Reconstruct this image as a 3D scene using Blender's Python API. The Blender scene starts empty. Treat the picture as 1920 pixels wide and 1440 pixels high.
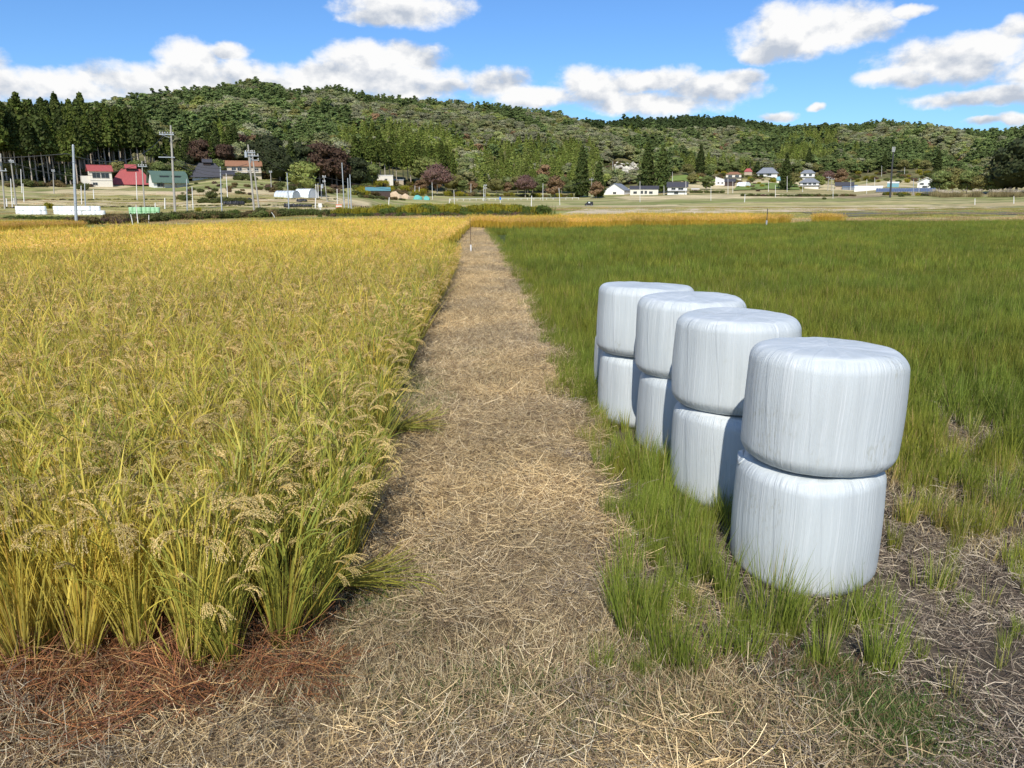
import bpy, math, random
import numpy as np
from mathutils import Vector, noise as mn

R = math.radians
F = 1430.0                      # focal length in photo pixels (1920 wide)
PITCH = math.atan((720 - 372) / F)
CAM_Z = 2.3
CP, SP = math.cos(PITCH), math.sin(PITCH)
rng = np.random.default_rng(7)
random.seed(7)

# ------------------------------------------------------------------ camera, sky, sun, exposure
scn = bpy.context.scene
col = scn.collection
camd = bpy.data.cameras.new('camera')
cam = bpy.data.objects.new('camera', camd)
col.objects.link(cam)
cam.location = (0, 0, CAM_Z)
cam.rotation_euler = (math.pi / 2 - PITCH, 0, 0)
camd.sensor_width = 36
camd.lens = 36 * F / 1920
camd.clip_start = 0.1
camd.clip_end = 6000
scn.camera = cam
scn.view_settings.view_transform = 'Standard'
scn.view_settings.look = 'None'
scn.view_settings.gamma = 1
scn.view_settings.use_curve_mapping = False
scn.view_settings.exposure = 0.35
scn.cycles.max_bounces = 6
scn.cycles.diffuse_bounces = 3
scn.cycles.glossy_bounces = 2
scn.cycles.transmission_bounces = 4
scn.cycles.transparent_max_bounces = 6
scn.cycles.use_denoising = True

SUN_EL = R(43)
SUN_DIR = Vector((-0.13 * math.cos(SUN_EL), -0.9915 * math.cos(SUN_EL), math.sin(SUN_EL))).normalized()
sund = bpy.data.lights.new('sun', 'SUN')
sund.energy = 4.0
sund.angle = R(0.53)
sund.color = (1.0, 0.95, 0.86)
sun = bpy.data.objects.new('sun', sund)
col.objects.link(sun)
sun.location = (0, 0, 60)
sun.rotation_euler = SUN_DIR.to_track_quat('Z', 'Y').to_euler()


def ray(px, py):
    """world direction of a photo pixel"""
    u, v = (px - 960) / F, (720 - py) / F
    return Vector((u, CP + v * SP, -SP + v * CP)).normalized()


class NT:
    """small helper that writes shader nodes"""
    def __init__(s, tree):
        s.t = tree; s.n = tree.nodes; s.l = tree.links
    def new(s, typ, **kw):
        n = s.n.new(typ)
        for k, v in kw.items(): setattr(n, k, v)
        return n
    def put(s, sock, v):
        if v is None: return
        if hasattr(v, 'is_linked'): s.l.new(v, sock)
        else: sock.default_value = v
    def m(s, op, a, b=None, c=None, clamp=False):
        n = s.new('ShaderNodeMath', operation=op, use_clamp=clamp)
        s.put(n.inputs[0], a); s.put(n.inputs[1], b); s.put(n.inputs[2], c)
        return n.outputs[0]
    def vm(s, op, a, b=None, scale=None):
        n = s.new('ShaderNodeVectorMath', operation=op)
        s.put(n.inputs[0], a); s.put(n.inputs[1], b)
        if scale is not None: s.put(n.inputs['Scale'], scale)
        return n.outputs[0]
    def mix(s, f, a, b, mode='MIX'):
        n = s.new('ShaderNodeMix', data_type='RGBA', blend_type=mode)
        s.put(n.inputs[0], f); s.put(n.inputs[6], a); s.put(n.inputs[7], b)
        return n.outputs[2]
    def noise(s, vec, scale, detail=4, rough=0.55, dist=0.0, color=False):
        n = s.new('ShaderNodeTexNoise')
        s.put(n.inputs['Vector'], vec)
        s.put(n.inputs['Scale'], scale); s.put(n.inputs['Detail'], detail); s.put(n.inputs['Roughness'], rough)
        s.put(n.inputs['Distortion'], dist)
        return n.outputs['Color' if color else 'Fac']
    def rng(s, v, a, b, c=0.0, d=1.0, smooth=True):
        n = s.new('ShaderNodeMapRange', interpolation_type='SMOOTHSTEP' if smooth else 'LINEAR')
        s.put(n.inputs[0], v); s.put(n.inputs[1], a); s.put(n.inputs[2], b); s.put(n.inputs[3], c); s.put(n.inputs[4], d)
        return n.outputs[0]


def rgb(r, g, b): return (r, g, b, 1.0)


world = bpy.data.worlds.new('World')
scn.world = world
world.use_nodes = True


def build_sky():
    t = NT(world.node_tree)
    t.n.clear()
    sky = t.new('ShaderNodeTexSky', sky_type='NISHITA')
    sky.sun_disc = False
    sky.sun_elevation = SUN_EL
    sky.sun_rotation = math.atan2(SUN_DIR.x, SUN_DIR.y)
    sky.air_density = 1.0; sky.dust_density = 0.25; sky.ozone_density = 2.6; sky.altitude = 200
    tc = t.new('ShaderNodeTexCoord')
    d = tc.outputs['Generated']
    sep = t.new('ShaderNodeSeparateXYZ'); t.l.new(d, sep.inputs[0])
    x, y, z = sep.outputs
    az = t.m('ARCTAN2', x, y)
    el = t.m('ARCSINE', z)
    # warped direction for billowy outlines
    w1 = t.noise(d, 9.0, 5, 0.6, color=True)
    wv = t.vm('SUBTRACT', w1, (0.5, 0.5, 0.5))
    sw = t.new('ShaderNodeSeparateXYZ'); t.l.new(wv, sw.inputs[0])
    azw = t.m('MULTIPLY_ADD', sw.outputs[0], 0.07, az)
    elw = t.m('MULTIPLY_ADD', sw.outputs[1], 0.035, el)
    blobs = [(745, 16, 122, 30), (700, 32, 70, 18),
             (0, 160, 130, 34), (130, 162, 130, 32), (250, 150, 110, 38), (352, 112, 62, 36), (432, 104, 40, 18), (340, 152, 150, 40), (460, 150, 70, 30),
             (700, 122, 104, 36), (610, 142, 100, 26), (785, 108, 64, 28), (830, 162, 80, 16), (930, 162, 70, 28), (720, 155, 190, 34), (1010, 186, 90, 20), (560, 165, 120, 30),
             (1120, 165, 74, 38), (1215, 148, 90, 26), (1330, 165, 96, 28), (1390, 143, 48, 16), (1220, 190, 150, 24),
             (1510, 52, 118, 46), (1430, 98, 42, 20), (1585, 44, 84, 40), (1480, 82, 90, 30),
             (1770, 112, 120, 44), (1690, 146, 80, 20), (1840, 84, 90, 34), (1905, 48, 40, 22), (1800, 184, 96, 17), (1890, 176, 80, 20), (1990, 120, 110, 60),
             (1450, 216, 36, 9), (1850, 228, 46, 9), (1535, 203, 20, 8), (1690, 18, 40, 12), (-90, 120, 90, 50), (1915, 222, 40, 14)]
    dens = None
    rel = None
    for (px, py, a, b) in blobs:
        r_ = ray(px, py)
        a0 = math.atan2(r_.x, r_.y); e0 = math.asin(r_.z)
        ax = a / F * math.cos(a0) ** 1.0; ex = b / F * math.cos(a0)
        dx = t.m('MULTIPLY', t.m('SUBTRACT', azw, a0), 1 / ax)
        dy = t.m('MULTIPLY', t.m('SUBTRACT', elw, e0), 1 / ex)
        # flat-ish bases: distances below centre count more
        q = t.m('ADD', t.m('MULTIPLY', dx, dx), t.m('MULTIPLY', dy, dy))
        g = t.m('SUBTRACT', 1.0, q)
        wgt = t.m('MAXIMUM', g, 0.0)
        num = t.m('MULTIPLY', wgt, dy)
        dens = g if dens is None else t.m('MAXIMUM', dens, g)
        rel = (num, wgt) if rel is None else (t.m('ADD', rel[0], num), t.m('ADD', rel[1], wgt))
    relv = t.m('DIVIDE', rel[0], t.m('ADD', rel[1], 0.15))
    # clouds in the rest of the sky, same kind of weather
    side = t.rng(t.m('ABSOLUTE', az), 0.75, 1.0)
    dn = t.vm('MULTIPLY', d, (1.0, 1.0, 3.4))
    gen = t.m('MULTIPLY', t.m('SUBTRACT', t.noise(dn, 2.3, 4, 0.5), 0.55), 7.0)
    gen = t.m('SUBTRACT', gen, t.rng(z, 0.5, 0.9, 0.0, 1.0))
    hi = t.rng(el, 0.42, 0.6)
    side = t.m('MAXIMUM', side, hi)
    gens = t.m('ADD', gen, t.m('MULTIPLY', t.m('SUBTRACT', side, 1.0), 6.0))
    dens = t.m('MAXIMUM', t.m('MAXIMUM', dens, gens), -3.0)
    # fractal edge
    ds = t.vm('MULTIPLY', d, (1.0, 1.0, 1.5))
    f1 = t.noise(ds, 26.0, 8, 0.62)
    up = t.vm('ADD', ds, (0.004, 0.0, 0.02))
    f2 = t.noise(up, 26.0, 8, 0.62)
    big1 = t.noise(ds, 13.0, 3, 0.5)
    big2 = t.noise(t.vm('ADD', ds, (0.01, 0.0, 0.03)), 13.0, 3, 0.5)
    dd = t.m('ADD', dens, t.m('MULTIPLY', t.m('SUBTRACT', f1, 0.5), 2.1))
    alpha = t.rng(dd, -0.3, 0.75)
    light = t.m('ADD', t.m('MULTIPLY', t.m('SUBTRACT', f1, f2), 2.2), t.m('MULTIPLY', t.m('SUBTRACT', big1, big2), 2.6))
    lit = t.m('ADD', t.m('ADD', light, 0.74), t.m('MULTIPLY', relv, 0.85), clamp=True)
    ccol = t.mix(lit, rgb(0.41, 0.455, 0.53), rgb(0.77, 0.77, 0.77))
    lp = t.vm('MULTIPLY', sky.outputs[0], (0.62, 0.92, 1.28))
    skyc = t.vm('SCALE', lp, None, scale=0.09)
    fin = t.mix(alpha, skyc, ccol)
    bg = t.new('ShaderNodeBackground')
    t.l.new(fin, bg.inputs[0]); bg.inputs[1].default_value = 1.0
    # the sky texture itself enters at strength 0.105 through the scale above
    out = t.new('ShaderNodeOutputWorld')
    t.l.new(bg.outputs[0], out.inputs[0])


build_sky()


# ------------------------------------------------------------------ terrain maths
def bearing(px, py=350):
    d = ray(px, py); return math.atan2(d.x, d.y)


def tan_el(px, py):
    d = ray(px, py); return d.z / math.hypot(d.x, d.y)


# px, foot distance, foot row, ridge distance, ridge row (bare terrain)
HT = [(-2600, 240, 350, 460, 235), (-600, 245, 350, 480, 215), (0, 250, 351, 520, 212), (100, 258, 351, 525, 212), (200, 265, 350, 540, 208), (330, 272, 348, 560, 188),
      (430, 280, 334, 590, 174), (480, 285, 334, 600, 163), (560, 290, 340, 620, 180), (640, 300, 352, 640, 176), (700, 312, 346, 650, 188),
      (760, 330, 356, 660, 192), (850, 345, 360, 680, 200), (950, 360, 362, 700, 208), (1050, 375, 362, 715, 224), (1090, 380, 362, 720, 236),
      (1150, 395, 356, 760, 242), (1220, 420, 350, 860, 232), (1280, 440, 342, 930, 226), (1360, 480, 338, 980, 230), (1440, 510, 334, 1000, 243),
      (1530, 540, 340, 980, 248), (1600, 555, 344, 940, 242), (1660, 555, 335, 900, 236), (1700, 555, 336, 880, 240), (1780, 550, 345, 850, 252),
      (1850, 500, 348, 820, 256), (1920, 450, 350, 800, 248), (2500, 380, 352, 700, 236), (4500, 350, 352, 620, 240)]
_b = np.array([bearing(h[0]) for h in HT])
_fd = np.array([h[1] for h in HT], float)
_ft = np.array([tan_el(960 + (h[0] - 960) * 1.0, h[2]) for h in HT])
_rd = np.array([h[3] for h in HT], float)
_rt = np.array([tan_el(h[0], h[4]) for h in HT])


def vnoise(x, y, seed=0):
    """value noise, numpy"""
    x = np.asarray(x, float); y = np.asarray(y, float)
    xi = np.floor(x).astype(np.int64); yi = np.floor(y).astype(np.int64)
    fx = x - xi; fy = y - yi
    fx = fx * fx * (3 - 2 * fx); fy = fy * fy * (3 - 2 * fy)
    def h(a, b):
        n = (a * 374761393 + b * 668265263 + seed * 982451653) & 0xffffffff
        n = ((n ^ (n >> 13)) * 1274126177) & 0xffffffff
        return ((n ^ (n >> 16)) & 0xffff) / 65535.0
    return (h(xi, yi) * (1 - fx) + h(xi + 1, yi) * fx) * (1 - fy) + (h(xi, yi + 1) * (1 - fx) + h(xi + 1, yi + 1) * fx) * fy


def fbm(x, y, seed=0, o=3):
    s = 0; a = 0.5; t = 0
    for i in range(o):
        s = s + a * vnoise(x * 2 ** i, y * 2 ** i, seed + i); t += a; a *= .5
    return s / t


def sstep(a, b, v):
    t = np.clip((v - a) / (b - a), 0, 1); return t * t * (3 - 2 * t)


def gp(px, py, z=0.0):
    """ground point seen at a photo pixel on the plane at height z"""
    d = ray(px, py); k = (z - CAM_Z) / d.z
    return (d.x * k, d.y * k)


# edges of the levee path, traced on the ground
PL = [gp(640, 1180), gp(662, 1060), gp(690, 930), gp(726, 800), gp(768, 700), gp(808, 610), gp(845, 530), gp(868, 470), gp(884, 428)]
PR = [gp(1130, 1180), gp(1125, 1060), gp(1105, 900), gp(1078, 790), gp(1045, 700), gp(1008, 610), gp(968, 530), gp(937, 475), gp(905, 428)]
PL = np.array(PL); PR = np.array(PR)


def path_l(y): return np.interp(y, PL[:, 1], PL[:, 0])
def path_r(y): return np.interp(y, PR[:, 1], PR[:, 0])


def hill_t(x, y):
    r = np.hypot(x, y); b = np.arctan2(x, y)
    fd = np.interp(b, _b, _fd); rd = np.interp(b, _b, _rd)
    return (r - fd) / (rd - fd)


def T(x, y):
    x = np.asarray(x, float); y = np.asarray(y, float)
    r = np.hypot(x, y); b = np.arctan2(x, y)
    fd = np.interp(b, _b, _fd); ft = np.interp(b, _b, _ft); rd = np.interp(b, _b, _rd); rt = np.interp(b, _b, _rt)
    fz = CAM_Z + ft * fd
    left = sstep(R(-6), R(-14), b)
    drop = -0.7 * sstep(58, 95, r) * left
    rise0 = 150 + 110 * (1 - left)
    rise0 = np.minimum(rise0, fd * 0.72)
    z1 = drop + (fz - drop) * np.clip((r - rise0) / (fd - rise0), 0, 1) ** 1.15
    t = (r - fd) / (rd - fd)
    tt = np.clip(t, 0, 1)
    te = ft + (rt - ft) * (tt ** 0.82)
    env = np.sin(np.pi * np.clip(tt, 0, 1)) ** 0.6
    te = te + env * (0.018 * (fbm(b * 22 + tt * 3, tt * 3.0, 11, 2) - 0.5) * 2 + 0.008 * (fbm(b * 60, tt * 7, 12, 2) - 0.5))
    te = te + 0.006 * (fbm(b * 50, b * 0 + 3, 5, 3) - 0.5) * (tt > 0.8)
    z2 = CAM_Z + te * r
    back = np.clip(t - 1, 0, 3)
    zr = CAM_Z + rt * rd
    z2 = np.where(t > 1, zr * (1 - 0.45 * sstep(0, 1.2, back)) + 0 * r, z2)
    z = np.where(t > 0, z2, z1)
    behind = (np.abs(b) > R(100))
    z = np.where(behind, np.where(r > 60, np.minimum(z, 3.0), 0.0), z)
    # levee path and near bank
    pl = path_l(y); pr = path_r(y)
    near = (y > 0) & (y < 75)
    rid = sstep(-0.25, 0.18, np.minimum(x - pl, pr - x)) * (0.13 + .05 * np.sin(np.clip((x - pl) / (pr - pl), 0, 1) * np.pi))
    z = z + np.where(near, rid, 0) * sstep(3.2, 5.0, y)
    bank = 0.16 * (1 - sstep(2.2, 3.7, y + 0.12 * x)) * (r < 60)
    z = z + bank
    z = z + np.where(r < 60, 0.075 * (fbm(x * 1.6, y * 1.1, 3, 3) - 0.5), 0.25 * (fbm(x / 17, y / 17, 9, 2) - 0.5))
    return z


def hit(px, py):
    """terrain point seen at a photo pixel"""
    d = ray(px, py); hx, hy = d.x / math.hypot(d.x, d.y), d.y / math.hypot(d.x, d.y); te = d.z / math.hypot(d.x, d.y)
    rr = np.concatenate([np.arange(2, 60, .1), np.arange(60, 1400, .5)])
    dz = T(hx * rr, hy * rr) - (CAM_Z + te * rr)
    k = np.argmax(dz >= 0)
    if dz[k] < 0: k = len(rr) - 1
    r = rr[k]
    return float(hx * r), float(hy * r), float(T(hx * r, hy * r))


# ------------------------------------------------------------------ object helpers
def tag(o, label=None, cat=None, group=None, kind=None):
    if label: o['label'] = label
    if cat: o['category'] = cat
    if group: o['group'] = group
    if kind: o['kind'] = kind
    return o


def link(o, parent=None):
    col.objects.link(o)
    if parent is not None: o.parent = parent
    return o


def empty(name, loc, rz=0):
    o = bpy.data.objects.new(name, None); col.objects.link(o)
    o.location = loc; o.rotation_euler = (0, 0, rz); o.empty_display_size = 0.2
    return o


class Geo:
    """collects triangles / polygons with a colour per vertex and a material slot per face"""
    def __init__(s): s.v = []; s.f = []; s.c = []; s.m = []; s.n = 0
    def add(s, v, f, c=(1, 1, 1), m=0):
        v = np.asarray(v, np.float32).reshape(-1, 3)
        f = np.asarray(f, np.int64)
        c = np.asarray(c, np.float32)
        if c.ndim == 1: c = np.tile(c[:3], (len(v), 1))
        s.v.append(v); s.f.append((f + s.n)); s.c.append(c); s.m.append(np.full(len(f), m)); s.n += len(v)
    def mesh(s, name, mats, smooth=False):
        me = bpy.data.meshes.new(name)
        v = np.concatenate(s.v); c = np.concatenate(s.c)
        sizes = np.concatenate([np.full(len(f), f.shape[1]) for f in s.f if len(f)])
        idx = np.concatenate([f.ravel() for f in s.f if len(f)])
        mi = np.concatenate([m for m in s.m])
        me.vertices.add(len(v)); me.vertices.foreach_set('co', v.ravel())
        me.loops.add(len(idx)); me.loops.foreach_set('vertex_index', idx.astype(np.int32))
        me.polygons.add(len(sizes))
        st = np.concatenate([[0], np.cumsum(sizes)[:-1]])
        me.polygons.foreach_set('loop_start', st.astype(np.int32))
        me.polygons.foreach_set('loop_total', sizes.astype(np.int32))
        me.polygons.foreach_set('material_index', mi.astype(np.int32))
        me.polygons.foreach_set('use_smooth', np.full(len(sizes), smooth))
        a = me.attributes.new('col', 'FLOAT_COLOR', 'POINT')
        a.data.foreach_set('color', np.concatenate([c, np.ones((len(c), 1), np.float32)], 1).ravel())
        for m in (mats if isinstance(mats, (list, tuple)) else [mats]): me.materials.append(m)
        me.update(); me.validate()
        return me
    def obj(s, name, mats, parent=None, smooth=False, do_link=True):
        o = bpy.data.objects.new(name, s.mesh(name, mats, smooth))
        if do_link: link(o, parent)
        return o
    # shapes
    def box(s, x0, x1, y0, y1, z0, z1, m=0, c=(1, 1, 1)):
        v = [(x0, y0, z0), (x1, y0, z0), (x1, y1, z0), (x0, y1, z0), (x0, y0, z1), (x1, y0, z1), (x1, y1, z1), (x0, y1, z1)]
        s.add(v, [(0, 3, 2, 1), (4, 5, 6, 7), (0, 1, 5, 4), (1, 2, 6, 5), (2, 3, 7, 6), (3, 0, 4, 7)], c, m); return s
    def tube(s, pts, rad, n=8, m=0, c=(1, 1, 1)):
        pts = [Vector(p) for p in pts]
        if not isinstance(rad, (list, tuple)): rad = [rad] * len(pts)
        V = []
        for i, p in enumerate(pts):
            d = (pts[min(i + 1, len(pts) - 1)] - pts[max(i - 1, 0)]).normalized()
            a = d.cross(Vector((0, 0, 1)) if abs(d.z) < 0.9 else Vector((1, 0, 0))).normalized(); b = d.cross(a)
            for k in range(n):
                w = 2 * math.pi * k / n
                V.append(p + (a * math.cos(w) + b * math.sin(w)) * rad[i])
        Fq = [(i * n + k, i * n + (k + 1) % n, (i + 1) * n + (k + 1) % n, (i + 1) * n + k) for i in range(len(pts) - 1) for k in range(n)]
        base = s.n
        s.add([tuple(v) for v in V], Fq, c, m)
        for e in (0, len(pts) - 1):
            s.f.append(np.array([[base + e * n + k for k in range(n)]])); s.m.append(np.full(1, m))
        return s
    def poly(s, v, f, m=0, c=(1, 1, 1)):
        base = s.n; v = np.asarray(v, np.float32)
        s.v.append(v); s.c.append(np.tile(np.asarray(c, np.float32), (len(v), 1))); s.n += len(v)
        for q in f: s.f.append(np.array([q]) + base); s.m.append(np.full(1, m))
        return s


# ------------------------------------------------------------------ materials
def mat_new(name):
    m = bpy.data.materials.new(name); m.use_nodes = True
    t = NT(m.node_tree); t.n.clear()
    out = t.new('ShaderNodeOutputMaterial')
    return m, t, out


def principled(t, base, rough=0.7, spec=0.3, metal=0, coat=0, normal=None):
    b = t.new('ShaderNodeBsdfPrincipled')
    t.put(b.inputs['Base Color'], base); t.put(b.inputs['Roughness'], rough)
    t.put(b.inputs['Specular IOR Level'], spec); t.put(b.inputs['Metallic'], metal); t.put(b.inputs['Coat Weight'], coat)
    if normal is not None: t.l.new(normal, b.inputs['Normal'])
    return b


def plain(name, c, rough=0.7, spec=0.3, metal=0, var=0.12, scale=3.0, bump=0.0, bscale=30, streak=None):
    m, t, out = mat_new(name)
    tc = t.new('ShaderNodeTexCoord')
    n = t.noise(t.vm('MULTIPLY', tc.outputs['Object'], streak) if streak else tc.outputs['Object'], scale, 5, 0.6)
    f = t.rng(n, 0.3, 0.7, 1 - var, 1 + var, smooth=False)
    base = t.vm('SCALE', c, None, scale=f)
    nrm = None
    if bump:
        bp = t.new('ShaderNodeBump'); bp.inputs['Strength'].default_value = bump; bp.inputs['Distance'].default_value = 0.02
        t.l.new(t.noise(tc.outputs['Object'], bscale, 4), bp.inputs['Height']); nrm = bp.outputs[0]
    b = principled(t, base, rough, spec, metal, 0, nrm)
    t.l.new(b.outputs[0], out.inputs[0])
    return m


def foliage(name, instanced, transl=0.3, rough=0.55, spec=0.25, patch=None):
    """leaf material: vertex colour x per-instance tint"""
    m, t, out = mat_new(name)
    a = t.new('ShaderNodeAttribute', attribute_name='col')
    c = a.outputs['Color']
    if instanced:
        i = t.new('ShaderNodeAttribute', attribute_name='tint', attribute_type='INSTANCER')
        c = t.vm('MULTIPLY', c, i.outputs['Color'])
    oi = t.new('ShaderNodeObjectInfo')
    c = t.vm('SCALE', c, None, scale=t.rng(oi.outputs['Random'], 0, 1, 0.85, 1.15, smooth=False))
    if patch:
        g = t.new('ShaderNodeNewGeometry')
        n = t.noise(g.outputs['Position'], patch[0], 3, 0.5)
        c = t.mix(t.rng(n, 0.38, 0.62), c, t.vm('MULTIPLY', c, patch[1]))
    b = principled(t, c, rough, spec)
    tr = t.new('ShaderNodeBsdfTranslucent'); t.l.new(c, tr.inputs[0])
    mx = t.new('ShaderNodeMixShader'); mx.inputs[0].default_value = transl
    t.l.new(b.outputs[0], mx.inputs[1]); t.l.new(tr.outputs[0], mx.inputs[2])
    t.l.new(mx.outputs[0], out.inputs[0])
    return m


M_RICE_I = foliage('rice_leaf_field', True, 0.35)
M_RICE = foliage('rice_leaf_plant', False, 0.35)
M_STRAW_I = foliage('straw_litter', True, 0.12, 0.7, 0.2)
M_GREEN_I = foliage('young_rice_field', True, 0.35, patch=(0.45, (1.25, 1.05, 1.0)))
M_GREEN = foliage('young_rice_tuft', False, 0.35)
M_TREE_I = foliage('tree_crown_forest', True, 0.3, 0.7, 0.15)
M_TREE = foliage('tree_crown', False, 0.2, 0.7, 0.15)
M_BARK = plain('bark', (0.19, 0.165, 0.14), 0.9, 0.1, var=0.3, scale=1.5)
M_BARK_PALE = plain('pale_cedar_bark', (0.42, 0.36, 0.29), 0.9, 0.1, var=0.25, scale=1.5)


# ------------------------------------------------------------------ instancing of uncountable stuff
def scatter(name, pts, rot, scl, tint, idx, protos, label=None, cat=None):
    pts = np.asarray(pts, np.float32); n = len(pts)
    me = bpy.data.meshes.new(name)
    me.vertices.add(n); me.vertices.foreach_set('co', pts.ravel())
    def attr(nm, typ, key, data):
        a = me.attributes.new(nm, typ, 'POINT'); a.data.foreach_set(key, np.ascontiguousarray(data).ravel())
    rot = np.asarray(rot, np.float32)
    if rot.ndim == 1: rot = np.stack([np.zeros(n), np.zeros(n), rot], 1).astype(np.float32)
    scl = np.asarray(scl, np.float32)
    if scl.ndim == 1: scl = np.stack([scl, scl, scl], 1)
    attr('rot', 'FLOAT_VECTOR', 'vector', rot)
    attr('scl', 'FLOAT_VECTOR', 'vector', scl.astype(np.float32))
    attr('idx', 'INT', 'value', np.asarray(idx, np.int32))
    tint = np.asarray(tint, np.float32)
    if tint.ndim == 1: tint = np.tile(tint, (n, 1))
    attr('tint', 'FLOAT_COLOR', 'color', np.concatenate([tint, np.ones((n, 1), np.float32)], 1).astype(np.float32))
    o = bpy.data.objects.new(name, me); link(o)
    pc = bpy.data.collections.new(name + '_kinds')
    for p in protos: pc.objects.link(p)
    ng = bpy.data.node_groups.new(name, 'GeometryNodeTree')
    ng.interface.new_socket('Geometry', in_out='INPUT', socket_type='NodeSocketGeometry')
    ng.interface.new_socket('Geometry', in_out='OUTPUT', socket_type='NodeSocketGeometry')
    N = ng.nodes; L = ng.links
    gi = N.new('NodeGroupInput'); go = N.new('NodeGroupOutput')
    ci = N.new('GeometryNodeCollectionInfo'); ci.inputs['Collection'].default_value = pc
    ci.inputs['Separate Children'].default_value = True; ci.inputs['Reset Children'].default_value = True
    ip = N.new('GeometryNodeInstanceOnPoints'); ip.inputs['Pick Instance'].default_value = True
    def na(nm, dt):
        a = N.new('GeometryNodeInputNamedAttribute'); a.data_type = dt; a.inputs['Name'].default_value = nm
        return a.outputs[0]
    L.new(gi.outputs[0], ip.inputs['Points']); L.new(ci.outputs[0], ip.inputs['Instance'])
    L.new(na('idx', 'INT'), ip.inputs['Instance Index'])
    e2r = N.new('FunctionNodeEulerToRotation'); L.new(na('rot', 'FLOAT_VECTOR'), e2r.inputs[0])
    L.new(e2r.outputs[0], ip.inputs['Rotation'])
    L.new(na('scl', 'FLOAT_VECTOR'), ip.inputs['Scale'])
    L.new(ip.outputs[0], go.inputs[0])
    md = o.modifiers.new('scatter', 'NODES'); md.node_group = ng
    tag(o, label, cat, kind='stuff')
    return o


def proto(g, name, i, mats, smooth=False):
    return g.obj('%s.%03d' % (name, i), mats, smooth=smooth, do_link=False)


# ------------------------------------------------------------------ blades, grains, leaves (vectorised)
def blades(g, base, az, th0, kap, L, W, K=4, c0=(1, 1, 1), c1=None, m=0, twist=0.0, taper=True):
    n = len(base)
    base = np.asarray(base, float)
    az, th0, kap, L, W = [np.broadcast_to(np.asarray(a, float), (n,)) for a in (az, th0, kap, L, W)]
    p = base.copy(); rows = []
    hx, hy = np.cos(az), np.sin(az)
    tw = np.broadcast_to(np.asarray(twist, float), (n,))
    c0 = np.broadcast_to(np.asarray(c0, float), (n, 3)); c1 = c0 if c1 is None else np.broadcast_to(np.asarray(c1, float), (n, 3))
    cols = []
    for k in range(K + 1):
        s = k / K
        th = th0 + kap * s
        if k > 0:
            thm = th0 + kap * (s - .5 / K)
            step = L / K
            p = p + np.stack([np.sin(thm) * hx, np.sin(thm) * hy, np.cos(thm)], 1) * step[:, None]
        w = W * (1 - s ** 2.2 if taper else 1.0) * (0.55 + 0.45 * min(1, s * 4) if taper else 1) * 0.5 + 0.0002
        # side vector, turned by twist round the blade axis
        side = np.stack([-hy, hx, 0 * hx], 1); nor = np.stack([np.cos(th) * hx, np.cos(th) * hy, -np.sin(th)], 1)
        a = tw * (1 + .6 * s)
        sv = side * np.cos(a)[:, None] + nor * np.sin(a)[:, None]
        rows.append(p - sv * w[:, None]); rows.append(p + sv * w[:, None])
        c = c0 * (1 - s) + c1 * s
        cols.append(c); cols.append(c)
    V = np.stack(rows, 1).reshape(-1, 3)
    C = np.stack(cols, 1).reshape(-1, 3)
    q = np.array([(2 * k, 2 * k + 1, 2 * k + 3, 2 * k + 2) for k in range(K)])
    Fq = (np.arange(n)[:, None, None] * (2 * K + 2) + q[None]).reshape(-1, 4)
    g.add(V, Fq, C, m)


def grains(g, pos, dirv, L, W, c, m=0):
    """rice grains: slim three-sided double pyramids"""
    n = len(pos); dirv = dirv / (np.linalg.norm(dirv, axis=1, keepdims=True) + 1e-9)
    a = np.cross(dirv, rng.normal(size=(n, 3))); a /= np.linalg.norm(a, axis=1, keepdims=True) + 1e-9
    b = np.cross(dirv, a)
    vs = [pos - dirv * L * .5]
    for k in range(3):
        w = 2 * math.pi * k / 3
        vs.append(pos + (a * math.cos(w) + b * math.sin(w)) * W * .5)
    vs.append(pos + dirv * L * .5)
    V = np.stack(vs, 1).reshape(-1, 3)
    t = np.array([(0, 2, 1), (0, 3, 2), (0, 1, 3), (4, 1, 2), (4, 2, 3), (4, 3, 1)])
    Fq = (np.arange(n)[:, None, None] * 5 + t[None]).reshape(-1, 3)
    g.add(V, Fq, np.repeat(np.broadcast_to(c, (n, 3)), 5, axis=0), m)


def lerp(a, b, t):
    a = np.asarray(a, float); b = np.asarray(b, float); t = np.asarray(t, float)
    return a + (b - a) * t[..., None]


YEL = np.array((0.74, 0.585, 0.10)); OCH = np.array((0.62, 0.36, 0.06)); LGR = np.array((0.265, 0.30, 0.052)); DGR = np.array((0.07, 0.13, 0.018))
TAN = np.array((0.72, 0.54, 0.19)); TAN2 = np.array((0.86, 0.70, 0.33))


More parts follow.
